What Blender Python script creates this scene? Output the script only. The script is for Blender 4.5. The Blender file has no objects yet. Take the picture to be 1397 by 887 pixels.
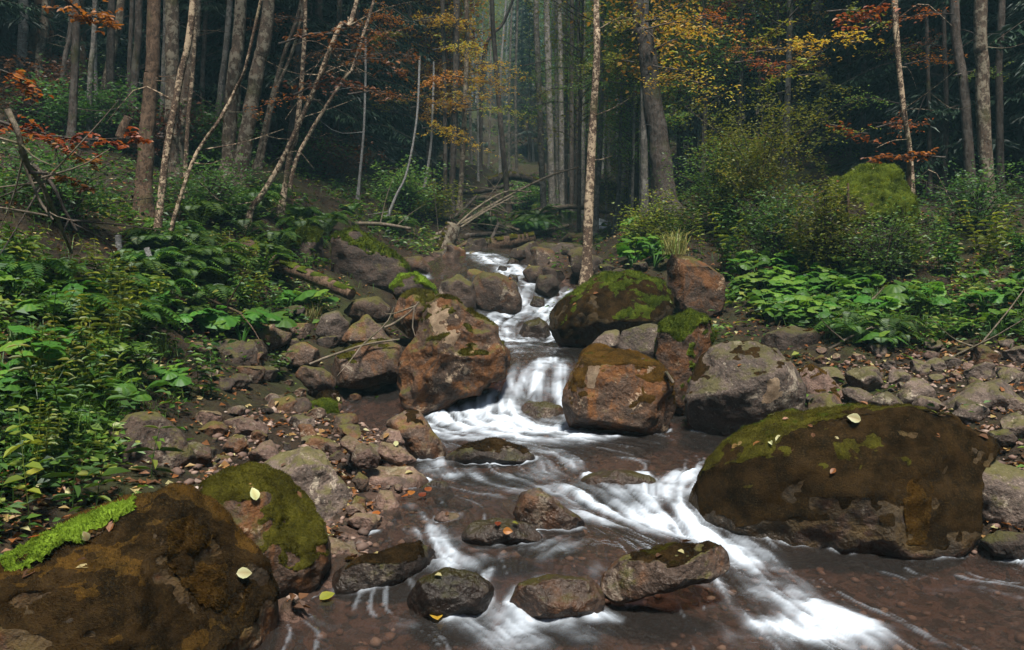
import bpy, bmesh, math, random
import numpy as np
from mathutils import Vector
rng = np.random.default_rng(7); random.seed(7)
SC = bpy.context.scene
COL = SC.collection
R = math.radians
# ------------------------------------------------------------------ camera
F = 1210.0; CX, CY = 698.5, 443.5; HC = 1.5
PITCH = math.atan((443.5-380.0)/F)
CP, SP = math.cos(PITCH), math.sin(PITCH)
cam = bpy.data.cameras.new('camera'); camo = bpy.data.objects.new('camera', cam); COL.objects.link(camo)
cam.sensor_width = 36; cam.lens = F/1397*36; cam.clip_start = .05; cam.clip_end = 900
camo.location = (0, 0, HC); camo.rotation_euler = (math.pi/2-PITCH, 0, 0); SC.camera = camo

def ray(px, py):
    a, b = (np.asarray(px, float)-CX)/F, (CY-np.asarray(py, float))/F
    return np.stack([a, CP+b*SP, -SP+b*CP], -1)
def at(px, py, Y):
    d = ray(px, py); t = np.asarray(Y, float)/d[..., 1]
    return np.array([0, 0, HC])+d*t[..., None]
def atz(px, py, z):
    d = ray(px, py); t = (z-HC)/d[..., 2]
    return np.array([0, 0, HC])+d*t
def proj(P):
    P = np.asarray(P, float); x, y, z = P[..., 0], P[..., 1], P[..., 2]-HC
    dep = np.maximum(y*CP-z*SP, 1e-3); up = y*SP+z*CP
    return CX+F*x/dep, CY-F*up/dep

# ------------------------------------------------------------------ numpy noise
def _h(ix, iy, iz, s):
    h = (ix.astype(np.uint32)*np.uint32(374761393) + iy.astype(np.uint32)*np.uint32(668265263)
         + iz.astype(np.uint32)*np.uint32(2246822519) + np.uint32((s*3266489917) & 0xffffffff))
    h = (h ^ (h >> np.uint32(13)))*np.uint32(1274126177)
    h = (h ^ (h >> np.uint32(15)))*np.uint32(2654435769)
    return ((h ^ (h >> np.uint32(16))) & np.uint32(0xffffff)).astype(np.float32)/8388607.5-1
def noise(P, s=0):
    P = np.asarray(P, np.float32); f = np.floor(P); i = f.astype(np.int64); w = P-f
    w = w*w*w*(w*(w*6-15)+10); x, y, z = i[..., 0], i[..., 1], i[..., 2]
    wx, wy, wz = w[..., 0], w[..., 1], w[..., 2]; out = 0
    for a in (0, 1):
        for b in (0, 1):
            for c in (0, 1):
                out = out+_h(x+a, y+b, z+c, s)*(wx if a else 1-wx)*(wy if b else 1-wy)*(wz if c else 1-wz)
    return out
def fbm(P, o=4, s=0, g=.5):
    P = np.asarray(P, np.float32); r = 0; a = 1
    for k in range(o):
        r = r+a*noise(P*(2**k)+k*17.3, s+k); a *= g
    return r
def ss(a, b, x):
    t = np.clip((x-a)/(b-a), 0, 1); return t*t*(3-2*t)
def inpoly(px, py, poly):
    ins = np.zeros(np.shape(px), bool); n = len(poly)
    for i in range(n):
        x1, y1 = poly[i]; x2, y2 = poly[(i+1) % n]
        c = ((y1 > py) != (y2 > py)) & (px < (x2-x1)*(py-y1)/((y2-y1) if y2 != y1 else 1e-9)+x1)
        ins ^= c
    return ins

# ------------------------------------------------------------------ objects
def mesh(name, V, faces, mats=(), smooth=True, attrs=None, midx=None):
    """faces: list of int arrays (each M x k)"""
    me = bpy.data.meshes.new(name); V = np.asarray(V, np.float32)
    fl = [np.asarray(f, np.int32) for f in faces if len(f)]
    me.vertices.add(len(V)); me.vertices.foreach_set('co', V.ravel())
    nl = sum(f.size for f in fl); nf = sum(len(f) for f in fl)
    me.loops.add(nl); me.loops.foreach_set('vertex_index', np.concatenate([f.ravel() for f in fl]))
    tot = np.concatenate([np.full(len(f), f.shape[1], np.int32) for f in fl])
    st = np.concatenate([[0], np.cumsum(tot)[:-1]]).astype(np.int32)
    me.polygons.add(nf); me.polygons.foreach_set('loop_start', st)
    try: me.polygons.foreach_set('loop_total', tot)
    except Exception: pass
    me.polygons.foreach_set('use_smooth', np.full(nf, smooth, bool))
    if midx is not None: me.polygons.foreach_set('material_index', np.asarray(midx, np.int32))
    for k, a in (attrs or {}).items():
        a = np.asarray(a, np.float32); me.attributes.new(k, 'FLOAT', 'POINT').data.foreach_set('value', a)
    for m in mats: me.materials.append(m)
    me.update(calc_edges=True); me.validate()
    return me
def tag(o, label=None, cat=None, group=None, kind=None):
    for k, v in (('label', label), ('category', cat), ('group', group), ('kind', kind)):
        if v: o[k] = v
    return o
def obj(name, me, parent=None, loc=None, rot=None, sc=None):
    o = bpy.data.objects.new(name, me); COL.objects.link(o)
    if parent: o.parent = parent
    if loc is not None: o.location = [float(q) for q in loc]
    if rot is not None: o.rotation_euler = [float(q) for q in rot]
    if sc is not None: o.scale = [float(q) for q in sc] if hasattr(sc, '__len__') else (float(sc),)*3
    return o
def thing(name, loc, label, cat, group=None, rz=0, sc=1.0):
    return tag(obj(name, None, None, loc, (0, 0, rz), sc), label, cat, group)

_ico = {}
def ico(n):
    if n not in _ico:
        bm = bmesh.new(); bmesh.ops.create_icosphere(bm, subdivisions=n, radius=1)
        _ico[n] = (np.array([v.co[:] for v in bm.verts]), np.array([[v.index for v in f.verts] for f in bm.faces])); bm.free()
    return _ico[n]
def vnormals(V, T):
    n = np.cross(V[T[:, 1]]-V[T[:, 0]], V[T[:, 2]]-V[T[:, 0]]); N = np.zeros_like(V)
    for k in range(3): np.add.at(N, T[:, k], n)
    return N/np.maximum(np.linalg.norm(N, axis=1, keepdims=True), 1e-12)
def unit(v): return v/np.maximum(np.linalg.norm(v, axis=-1, keepdims=True), 1e-9)

class Acc:
    """collects quads/tris with a tint per vertex into ONE mesh"""
    def __init__(s): s.V = []; s.T = []; s.F = []; s.M = []; s.n = 0
    def add(s, V, F, tint=0.5, m=0):
        V = np.asarray(V, np.float32); F = np.asarray(F)
        s.V.append(V); s.T.append(np.broadcast_to(np.asarray(tint, np.float32), (len(V),)))
        s.F.append(F+s.n); s.M.append(np.full(len(F), m)); s.n += len(V)
    def build(s, name, mats, smooth=False):
        return mesh(name, np.concatenate(s.V), s.F, mats, smooth, {'tint': np.concatenate(s.T)}, np.concatenate(s.M))
def leaves(acc, P, D, Nn, L, W, tint, m=0, fold=.18, hexa=True, droop=0.12):
    """P base, D long axis, Nn face normal"""
    n = len(P); P = np.asarray(P, float); D = unit(np.asarray(D, float)); S = unit(np.cross(D, Nn)); U = np.cross(S, D)
    L = np.broadcast_to(L, (n,))[:, None]; W = np.broadcast_to(W, (n,))[:, None]; tint = np.broadcast_to(tint, (n,))
    q = P+D*L-U*L*droop
    if hexa:
        a = P+D*L*.28; b = P+D*L*.68-U*L*droop*.4; up = U*W*fold
        V = np.stack([P, a-S*W*.46+up, b-S*W*.36+up, q, b+S*W*.36+up, a+S*W*.46+up], 1)
        k = np.arange(n)[:, None]*6
        Fq = np.concatenate([k+np.array([0, 1, 2, 3]), k+np.array([0, 3, 4, 5])])
        acc.add(V.reshape(-1, 3), Fq, np.repeat(tint, 6), m)
    else:
        b = P+D*L*.45; up = U*W*fold
        V = np.stack([P, b-S*W*.5+up, q, b+S*W*.5+up], 1); k = np.arange(n)[:, None]*4
        acc.add(V.reshape(-1, 3), np.concatenate([k+np.array([0, 1, 2]), k+np.array([0, 2, 3])]), np.repeat(tint, 4), m)
def tube(acc, pts, rad, sides=8, tint=.5, m=0, rough=0.0, seed=0, cap=True):
    pts = np.asarray(pts, float); n = len(pts); rad = np.broadcast_to(rad, (n,))
    T = np.gradient(pts, axis=0); T = unit(T)
    ref = np.array([1., 0, 0]) if abs(T[0, 2]) > .6 else np.array([0, 0, 1.])
    A = unit(np.cross(T, ref)); B = np.cross(T, A)
    th = np.arange(sides)*2*math.pi/sides
    ring = np.cos(th)[None, :, None]*A[:, None]+np.sin(th)[None, :, None]*B[:, None]
    r = rad[:, None]*np.ones((1, sides))
    if rough:
        q = pts[:, None]+ring*rad[:, None, None]
        r = r*(1+rough*fbm(q*np.array([9, 9, 4.])+seed*3.7, 3, seed))
    V = (pts[:, None]+ring*r[..., None]).reshape(-1, 3)
    i = np.arange(n-1)[:, None]*sides; j = np.arange(sides)[None]; j2 = (j+1) % sides
    Fq = np.stack([i+j, i+j2, i+sides+j2, i+sides+j], -1).reshape(-1, 4)
    acc.add(V, Fq, tint, m)
    if cap:
        e = np.concatenate([V[-sides:], pts[-1:]+T[-1:]*rad[-1]*.15]); k = np.arange(sides)
        acc.add(e, np.stack([k, (k+1) % sides, np.full(sides, sides)], -1), tint, m)
def spline(P, n):
    P = np.asarray(P, float); m = len(P)
    if m < 3:
        t = np.linspace(0, 1, n)[:, None]; return P[0]*(1-t)+P[-1]*t
    Q = np.concatenate([[2*P[0]-P[1]], P, [2*P[-1]-P[-2]]]); out = []
    for t in np.linspace(0, m-1-1e-6, n):
        i = int(t); u = t-i; a, b, c, d = Q[i:i+4]
        out.append(.5*((2*b)+(-a+c)*u+(2*a-5*b+4*c-d)*u*u+(-a+3*b-3*c+d)*u**3))
    return np.array(out)

# ------------------------------------------------------------------ materials
def mat(name):
    m = bpy.data.materials.new(name); m.use_nodes = True; nt = m.node_tree; nt.nodes.clear()
    return m, nt
class G:
    def __init__(s, nt): s.nt = nt
    def n(s, t, **k):
        x = s.nt.nodes.new('ShaderNode'+t); ins = k.pop('ins', {})
        for a, b in k.items(): setattr(x, a, b)
        for a, b in ins.items():
            i = x.inputs[a]
            if isinstance(b, bpy.types.NodeSocket): s.nt.links.new(b, i)
            else: i.default_value = b
        return x
    def math(s, op, a, b=0.0, c=False):
        x = s.n('Math', operation=op, use_clamp=c)
        for i, v in enumerate((a, b)):
            if isinstance(v, bpy.types.NodeSocket): s.nt.links.new(v, x.inputs[i])
            else: x.inputs[i].default_value = v
        return x.outputs[0]
    def mix(s, f, a, b, mode='MIX'):
        x = s.n('Mix', data_type='RGBA', blend_type=mode)
        for i, v in ((0, f), (6, a), (7, b)):
            if isinstance(v, bpy.types.NodeSocket): s.nt.links.new(v, x.inputs[i])
            elif i == 0: x.inputs[0].default_value = v
            else: x.inputs[i].default_value = (*v, 1) if len(v) == 3 else v
        return x.outputs[2]
    def ramp(s, f, stops, interp='LINEAR'):
        x = s.n('ValToRGB', ins={0: f}); cr = x.color_ramp; cr.interpolation = interp
        while len(cr.elements) < len(stops): cr.elements.new(.5)
        for e, (p, c) in zip(cr.elements, stops):
            e.position = p; e.color = (*c, 1) if hasattr(c, '__len__') else (c, c, c, 1)
        return x.outputs[0]
    def noise(s, vec, scale, detail=4, rough=.55, dist=0.0):
        return s.n('TexNoise', ins={'Vector': vec, 'Scale': scale, 'Detail': detail, 'Roughness': rough, 'Distortion': dist}).outputs['Fac']
    def sst(s, f, a, b):
        x = s.n('MapRange', interpolation_type='SMOOTHSTEP', ins={0: f, 1: a, 2: b, 3: 0., 4: 1.}); return x.outputs[0]
    def attr(s, name): return s.n('Attribute', attribute_name=name).outputs['Fac']
    def bump(s, h, strength, dist, nrm=None):
        k = {'Height': h, 'Strength': strength, 'Distance': dist}
        if nrm is not None: k['Normal'] = nrm
        return s.n('Bump', ins=k).outputs[0]
    def out(s, sh): s.n('OutputMaterial', ins={0: sh})

def rock_mat(name, c1, c2, c3, lich=(.42, .37, .30), lich_amt=.35, rust=0.0, film=.4, speck=.35):
    m, nt = mat(name); g = G(nt); oi = g.n('ObjectInfo'); tc = g.n('TexCoord')
    off = g.n('Combine'+'XYZ', ins={0: g.math('MULTIPLY', oi.outputs['Random'], 37.0), 1: g.math('MULTIPLY', oi.outputs['Random'], 91.0)})
    geo = g.n('NewGeometry')
    v = g.n('VectorMath', operation='ADD', ins={0: geo.outputs['Position'], 1: off.outputs[0]}).outputs[0]
    a = g.noise(v, 2.2, 5, .6, .4); b = g.noise(v, 9.0, 6, .65); c = g.noise(v, 55., 3, .7)
    col = g.mix(g.sst(a, .38, .62), c1, c2); col = g.mix(g.sst(b, .45, .72), col, c3)
    col = g.mix(g.math('MULTIPLY', g.sst(c, .56, .72), speck), col, (.30, .25, .22))
    col = g.mix(g.math('MULTIPLY', g.sst(c, .46, .30), .7), col, (.016, .012, .010))
    dk = g.noise(v, 7., 7, .75, .5); col = g.mix(g.math('MULTIPLY', g.sst(dk, .52, .64), .55), col, (.024, .019, .014))
    if rust:
        r_ = g.noise(v, 3.1, 6, .7, .8)
        col = g.mix(g.math('MULTIPLY', g.sst(r_, .46, .60), rust), col, (.19, .078, .026))
    l = g.noise(v, 4.3, 8, .74, .3)
    col = g.mix(g.math('MULTIPLY', g.sst(l, .585, .625), lich_amt), col, lich)
    up = g.n('SeparateXYZ', ins={0: geo.outputs['Normal']}).outputs[2]
    mo = g.noise(v, 5.0, 7, .72)
    fm = g.sst(g.math('ADD', g.math('MULTIPLY', up, .28), mo), .62, .78)
    mc = g.mix(g.noise(v, 30, 3), (.035, .035, .008), (.085, .085, .015))
    col = g.mix(g.math('MULTIPLY', fm, film), col, mc)
    fl = g.attr('film'); fe = g.noise(v, 16., 6, .75)
    col = g.mix(g.math('MULTIPLY', g.sst(g.math('ADD', fl, g.math('MULTIPLY', g.math('SUBTRACT', fe, .5), 1.3)), .30, .75), .88), col, g.mix(g.sst(mo, .4, .62), (.022, .016, .009), (.055, .036, .014)))
    wet = g.attr('wet')
    var = g.math('ADD', .72, g.math('MULTIPLY', oi.outputs['Random'], .56))
    hs = g.n('HueSaturation', ins={'Hue': .5, 'Saturation': 1.12, 'Value': var, 'Color': col}).outputs[0]
    col = g.mix(g.math('MULTIPLY', wet, .72), hs, g.mix(1.0, hs, (.30, .25, .22), 'MULTIPLY'))
    rgh = g.math('SUBTRACT', .82, g.math('MULTIPLY', wet, .45))
    pit = g.n('TexVoronoi', ins={'Vector': v, 'Scale': 38.}).outputs['Distance']
    h = g.math('ADD', g.math('MULTIPLY', b, .9), g.math('ADD', g.math('MULTIPLY', c, .22), g.math('MULTIPLY', pit, .10)))
    nb = g.bump(h, 1., .04)
    p = g.n('BsdfPrincipled', ins={'Base Color': col, 'Roughness': rgh, 'Normal': nb, 'Specular IOR Level': .3}); g.out(p.outputs[0]); return m
RM = {
 'brown': rock_mat('rock_brown', (0.0528, 0.0368, 0.0288), (0.08, 0.0552, 0.0424), (0.0336, 0.0248, 0.0208), rust=.3, film=.7),
 'grey': rock_mat('rock_grey', (0.0828, 0.0648, 0.0554), (0.1116, 0.085, 0.072), (0.0468, 0.0374, 0.0331), lich_amt=.5, film=.6, speck=.55),
 'pink': rock_mat('rock_pink', (0.1188, 0.0792, 0.0648), (0.1548, 0.1044, 0.0864), (0.072, 0.0504, 0.0418), lich_amt=.35, film=.4, speck=.5),
 'dark': rock_mat('rock_dark', (0.0336, 0.0248, 0.0208), (0.0528, 0.0368, 0.0288), (0.02, 0.016, 0.0144), lich_amt=.2, film=.6, speck=.2),
 'rust': rock_mat('rock_rust', (0.0432, 0.0288, 0.0208), (0.0736, 0.0448, 0.0304), (0.0304, 0.0208, 0.016), lich=(.42, .33, .24), lich_amt=.55, rust=.45, film=.75),
}
def moss_mat(name, c0, c1, c2):
    m, nt = mat(name); g = G(nt); geo = g.n('NewGeometry'); v = geo.outputs['Position']
    a = g.noise(v, 6., 5, .65); b = g.noise(v, 90., 3, .7); t = g.attr('tint')
    col = g.mix(g.sst(a, .36, .62), c0, c1)
    col = g.mix(g.math('MULTIPLY', g.sst(b, .45, .75), .55), col, c2)
    col = g.mix(g.math('MULTIPLY', g.sst(g.noise(v, 2.3, 6, .7), .5, .68), .7), col, tuple(.6*q for q in c0))
    col = g.mix(1.0, col, g.ramp(t, [(0, .65), (1, 1.35)]), 'MULTIPLY')
    nb = g.bump(g.math('ADD', b, g.noise(v, 260., 2, .6)), 1.0, .012)
    d = g.n('BsdfDiffuse', ins={'Color': col, 'Normal': nb}); tr = g.n('BsdfTranslucent', ins={'Color': col})
    x = g.n('MixShader', ins={0: .15, 1: d.outputs[0], 2: tr.outputs[0]}); g.out(x.outputs[0]); return m
MM = {
 'olive': moss_mat('moss_olive', (.040, .036, .008), (.085, .080, .013), (.15, .135, .02)),
 'green': moss_mat('moss_green', (.035, .055, .008), (.085, .115, .014), (.18, .20, .03)),
 'bright': moss_mat('moss_bright', (.13, .21, .02), (.20, .32, .03), (.32, .46, .06)),
 'umber': moss_mat('moss_umber', (.017, .012, .007), (.046, .028, .012), (.085, .054, .018)),
 'lichen': moss_mat('lichen_and_lit_edge', (.20, .135, .09), (.36, .27, .185), (.46, .37, .27)),  # lichen, a pale scar, and light painted along one boulder's top edge
 'amber': moss_mat('moss_amber', (.045, .028, .010), (.10, .054, .014), (.17, .10, .02)),
}
def leaf_mat(name, stops, trans=.35, gloss=.025, rough=.5):
    m, nt = mat(name); g = G(nt); t = g.attr('tint'); oi = g.n('ObjectInfo')
    col = g.ramp(t, stops)
    col = g.n('HueSaturation', ins={'Hue': g.math('ADD', .485, g.math('MULTIPLY', oi.outputs['Random'], .03)), 'Saturation': 1., 'Value': g.math('ADD', .75, g.math('MULTIPLY', oi.outputs['Random'], .5)), 'Color': col}).outputs[0]
    d = g.n('BsdfDiffuse', ins={'Color': col}); tr = g.n('BsdfTranslucent', ins={'Color': g.mix(1., col, (1.15, 1.1, .7), 'MULTIPLY')})
    x = g.n('MixShader', ins={0: trans, 1: d.outputs[0], 2: tr.outputs[0]})
    gl = g.n('BsdfGlossy', ins={'Color': (.8, .85, .9, 1), 'Roughness': rough})
    y = g.n('MixShader', ins={0: gloss, 1: x.outputs[0], 2: gl.outputs[0]}); g.out(y.outputs[0]); return m
LM = {
 'herb': leaf_mat('leaf_herb', [(0, (.016, .036, .009)), (.4, (.036, .092, .014)), (.75, (.09, .165, .02)), (1, (.22, .25, .05))], .4),
 'herb_dark': leaf_mat('leaf_herb_dark', [(0, (.010, .028, .010)), (.5, (.020, .060, .016)), (1, (.06, .12, .02))], .35),
 'butterbur': leaf_mat('leaf_butterbur', [(0, (.022, .075, .012)), (.5, (.062, .165, .02)), (1, (.18, .28, .035))], .45, .02),
 'litter': leaf_mat('leaf_litter', [(0, (.05, .026, .014)), (.35, (.13, .062, .026)), (.6, (.22, .085, .022)), (.8, (.30, .24, .10)), (1, (.42, .44, .24))], .2),
 'orange': leaf_mat('leaf_orange', [(0, (.10, .025, .008)), (.4, (.23, .062, .012)), (.75, (.36, .115, .02)), (1, (.40, .20, .05))], .45),
 'yellow': leaf_mat('leaf_yellow', [(0, (.22, .10, .01)), (.4, (.38, .20, .02)), (.7, (.42, .29, .035)), (1, (.30, .33, .045))], .5),
 'lime': leaf_mat('leaf_lime', [(0, (.06, .085, .014)), (.5, (.15, .19, .025)), (.85, (.24, .25, .03)), (1, (.34, .24, .04))], .45),
 'green': leaf_mat('leaf_green', [(0, (.035, .08, .025)), (.5, (.09, .19, .045)), (.85, (.17, .27, .05)), (1, (.24, .27, .05))], .5),
 'brownish': leaf_mat('leaf_brownish', [(0, (.05, .022, .012)), (.5, (.13, .05, .02)), (1, (.25, .11, .035))], .35),
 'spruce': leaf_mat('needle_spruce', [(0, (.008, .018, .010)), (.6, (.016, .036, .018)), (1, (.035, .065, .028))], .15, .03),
 'spruce_hazed': leaf_mat('needle_spruce_hazed', [(0, (.07, .16, .14)), (.6, (.15, .31, .25)), (1, (.24, .42, .31))], .2, .03),  # far spruces: bright teal haze painted into the needle colour
 'grass': leaf_mat('grass_blade', [(0, (.025, .07, .012)), (.5, (.06, .13, .02)), (.8, (.13, .18, .03)), (1, (.30, .26, .10))], .35),
}
def bark_mat(name, c0, c1, patch, amt, scale=11., stretch=.35):
    m, nt = mat(name); g = G(nt); geo = g.n('NewGeometry')
    v = g.n('Mapping', ins={0: geo.outputs['Position'], 3: (1, 1, stretch)}).outputs[0]
    a = g.noise(v, scale*2.6, 5, .7); b = g.noise(geo.outputs['Position'], scale, 6, .72); c = g.noise(geo.outputs['Position'], 3.0, 3)
    col = g.mix(g.sst(a, .36, .64), c0, c1)
    f = g.sst(g.math('ADD', b, g.math('MULTIPLY', g.math('SUBTRACT', c, .5), .35)), .5, .56)
    col = g.mix(g.math('MULTIPLY', f, amt), col, patch)
    low = g.noise(geo.outputs['Position'], 2., 4, .6)
    col = g.mix(g.math('MULTIPLY', g.sst(low, .56, .7), .55), col, (.05, .055, .014))
    nb = g.bump(g.math('ADD', a, g.math('MULTIPLY', b, .6)), 1., .025)
    p = g.n('BsdfPrincipled', ins={'Base Color': col, 'Roughness': .85, 'Normal': nb, 'Specular IOR Level': .2}); g.out(p.outputs[0]); return m
BM = {
 'alder': bark_mat('bark_alder', (.050, .036, .027), (.11, .080, .058), (.25, .22, .165), .75),
 'brown': bark_mat('bark_brown', (.04, .026, .018), (.10, .062, .040), (.18, .12, .08), .5, 16.),
 'birch': bark_mat('bark_birch', (.05, .033, .024), (.15, .10, .07), (.46, .36, .25), .95, 19., 1.3),
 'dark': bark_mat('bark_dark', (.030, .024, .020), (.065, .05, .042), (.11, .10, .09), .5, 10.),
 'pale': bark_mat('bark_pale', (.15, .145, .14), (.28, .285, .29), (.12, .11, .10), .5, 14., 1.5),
 'red': bark_mat('bark_red', (.06, .028, .015), (.15, .065, .03), (.2, .10, .05), .5, 12., .15),
 'dead': bark_mat('bark_dead', (.10, .08, .06), (.19, .155, .12), (.07, .07, .03), .5, 9., .3),
 'grey': bark_mat('bark_grey', (.06, .055, .05), (.12, .11, .10), (.22, .21, .19), .6, 12.),
}
# ------------------------------------------------------------------ water levels (lower pool 0, ledge .15, second pool .25, third .75, cascade above)
WP = [(380,860,0),(450,830,0),(520,845,0),(620,852,0),(700,868,0),(900,860,0),(1000,800,0),(1100,770,0),(1250,770,0),(1390,770,0),(1390,850,0),(1200,850,0),(1100,840,0),(300,850,0),
 (640,838,0),(740,845,0),(840,832,0),(1000,765,0),(968,744,.03),
 (560,742,.13),(600,752,.12),(620,778,.10),(667,778,.13),(660,745,.15),(720,772,.14),(800,772,.13),(840,745,.14),(700,745,.15),(780,735,.15),(620,715,.16),(560,700,.17),(600,680,.2),(680,660,.21),(750,650,.21),(760,690,.17),
 (960,640,.24),(930,648,.23),(900,662,.21),(870,678,.18),(830,690,.16),(860,715,.10),(900,722,.07),(930,700,.12),(950,725,.05),(880,740,.09),
 (880,632,.25),(820,640,.24),(600,640,.23),(640,620,.25),(750,620,.25),(900,605,.25),(980,600,.25),(1020,590,.25),(560,600,.25),(480,575,.25),(640,596,.26),(780,600,.26),
 (600,580,.28),(700,582,.30),(780,582,.29),(650,560,.37),(680,535,.50),(730,560,.36),(700,500,.70),(740,490,.73),(790,490,.73),(760,520,.58),(780,545,.43),(720,530,.52),
 (700,480,.75),(760,478,.75),(790,475,.75),(690,470,.76),(740,468,.77)]
WY = [(682,460,10.7),(735,460,10.7),(690,440,11.4),(700,425,12.0),(740,412,12.4),(770,402,12.7),(712,410,12.3),(712,392,12.6),(705,377,13.2),(688,362,14),(668,350,15),(650,343,16),(690,335,18),(760,325,21),(812,316,24),(815,303,24.5),(818,297,26),(826,304,24.6),(824,317,24),(806,317,23.6),(570,382,13),(580,368,14)]
WC = np.array([atz(a, b, c) for a, b, c in WP]+[at(a, b, c) for a, b, c in WY]+[[-3, 1, -.05], [0, 1, -.05], [4, 1, -.05], [-1.2, -3, -.3], [2.5, -3, -.3]])
class RBF:
    def __init__(s, P, lam=1e-3):
        s.c = P[:, :2]; n = len(P); K = np.linalg.norm(s.c[:, None]-s.c[None], axis=-1)
        A = np.zeros((n+3, n+3)); A[:n, :n] = K-lam*np.eye(n)*10; A[:n, n] = 1; A[:n, n+1:] = s.c; A[n, :n] = 1; A[n+1:, :n] = s.c.T
        s.w = np.linalg.solve(A, np.concatenate([P[:, 2], [0, 0, 0]]))
    def __call__(s, X, Y):
        sh = np.shape(X); q = np.stack([np.ravel(X), np.ravel(Y)], 1); out = np.empty(len(q))
        for i in range(0, len(q), 20000):
            k = q[i:i+20000]; d = np.sqrt(((k[:, None]-s.c[None])**2).sum(-1)); out[i:i+20000] = d@s.w[:-3]+s.w[-3]+k@s.w[-2:]
        return out.reshape(sh)
waterZ = RBF(WC)
GP = [(818,335,18.5),(824,338,17),(816,331,20.5),(836,335,18.5),(804,334,19),(827,332,22),(60,650,4.6),(60,550,5.2),(60,450,6.2),(60,350,7.5),(60,260,10),(100,131,17),(30,180,13.5),(200,650,4.9),(200,540,6.2),(200,450,7.5),(211,337,9.2),(195,297,11),(240,240,14),(138,168,16),
 (350,560,6.8),(350,510,7.8),(350,460,8.5),(340,400,9.5),(336,317,11.5),(318,250,14),(350,228,16),(382,293,13),(440,480,8.6),(440,430,9.8),(450,390,11),(486,272,17),(460,216,20),(540,400,11.5),(550,340,15),(560,290,18),(620,345,16.5),(616,288,20),(600,230,28),
 (450,600,6.2),(430,716,4.85),(472,690,5.0),(520,700,4.85),(300,620,5.8),(480,760,4.3),(400,800,3.85),(470,560,7.0),(250,700,4.4),(540,660,5.35),(510,610,6.1),
 (1380,720,4.7),(1380,600,5.6),(1380,540,6.5),(1250,550,6.8),(1150,555,7.1),(1100,480,8.3),(1250,480,8.2),(1380,470,8),(1000,440,9.5),(1000,380,11),(1200,400,9.8),(1380,390,9.5),(1200,350,11),(1380,330,11),(1247,303,12),(1349,283,13.5),(1121,330,12),
 (908,283,16),(880,330,13.5),(870,370,11.5),(840,392,11.2),(800,385,12.5),(960,300,15),(1011,200,20),(1128,190,19),(1041,180,20),(1250,200,18),(1350,220,17),(920,480,8.2),(1060,570,6.9),
 (760,312,21),(690,293,23),(742,307,21),(660,235,38),(750,235,38),(850,240,34),(860,290,24),(853,165,48),(760,150,65),(760,60,90),(760,0,110),(660,150,65),(760,375,13.5),(640,395,13)]
GW = [(-12,20,7),(-20,25,12),(-35,40,24),(-60,60,40),(-30,15,16),(-15,8,6),(-8,4,2.6),(-4.2,2.2,.75),(-12,-2,3),(-30,-2,10),(10,15,3.6),(16,20,7.5),(30,30,17),(60,60,38),(12,8,2.8),(25,10,9),(5.2,2,.5),(12,-2,1.5),(30,-2,7),(3.6,4.4,.12),
 (0,140,55),(-60,140,75),(60,140,70),(-22,60,24),(22,60,20),(-15,40,12),(14,40,10),(-2.6,3.0,.1),(3.6,1,.2),(-3.2,0,.4),(4,-3,.3),(-3,-3,.4)]
bed = WC.copy(); bed[:, 2] -= np.where(bed[:, 1] > 20, .5, .18)
GC = np.concatenate([np.array([at(a, b, c) for a, b, c in GP]), np.array(GW, float), bed])
_ground = RBF(GC, 3e-3)
def wdist(X, Y):
    q = np.stack([np.ravel(X), np.ravel(Y)], 1); d = np.empty(len(q))
    for i in range(0, len(q), 20000): d[i:i+20000] = np.sqrt(((q[i:i+20000, None]-WC[None, :, :2])**2).sum(-1).min(1))
    return d.reshape(np.shape(X))
def ground(X, Y):
    X = np.asarray(X, float); Y = np.asarray(Y, float); z = _ground(X, Y)
    P = np.stack([X, Y, X*0], -1); far = ss(3, 40, np.hypot(X, Y)); wd = ss(.2, 1.6, wdist(X, Y))
    return z+fbm(P*.9, 5, 3)*(.05+.35*far)*(.25+.75*wd)+fbm(P*6., 3, 9)*.018
def hit(px, py, y0=2.2, y1=120.):
    d = ray(px, py); Y = np.geomspace(y0, y1, 700); t = Y/d[1]; X = d[0]*t; Z = HC+d[2]*t
    g = ground(X, Y); k = np.nonzero(Z < g)[0]
    i = k[0] if len(k) else len(Y)-1
    return np.array([X[i], Y[i], g[i]])
# one fan-shaped sheet from behind the camera to the far hillside
rows = np.concatenate([np.linspace(-4, 1.5, 30), np.geomspace(5.0, 146, 470)[1:]-3.4]); rows = rows[np.argsort(rows)]
us = np.sinh(np.linspace(-3.2, 3.2, 520))/np.sinh(3.2)*2.2
Yg, Ug = np.meshgrid(rows, us, indexing='ij'); Xg = Ug*(Yg+5.5); Zg = ground(Xg, Yg)
nr, nc = Yg.shape
def gridfaces(nr, nc):
    i = np.arange(nr-1)[:, None]*nc; j = np.arange(nc-1)[None]
    return np.stack([i+j, i+j+1, i+nc+j+1, i+nc+j], -1).reshape(-1, 4)
gm, nt = mat('forest_floor'); g = G(nt); geo = g.n('NewGeometry'); v = geo.outputs['Position']
a = g.noise(v, .8, 5, .6); b = g.noise(v, 7., 6, .7); c = g.noise(v, 45., 4, .7)
col = g.mix(g.sst(b, .35, .65), (.015, .011, .007), (.042, .027, .016))
col = g.mix(g.math('MULTIPLY', g.sst(c, .55, .7), .6), col, (.10, .058, .03))
col = g.mix(g.math('MULTIPLY', g.sst(g.math('ADD', a, g.math('MULTIPLY', b, .4)), .66, .86), .8), col, (.030, .040, .010))
bedc = g.mix(g.sst(g.n('TexVoronoi', ins={'Vector': v, 'Scale': 22.}).outputs['Color'], .2, .8), (.045, .028, .022), (.15, .090, .070))
bedc = g.mix(g.sst(c, .5, .7), bedc, (.06, .036, .028))
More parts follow.
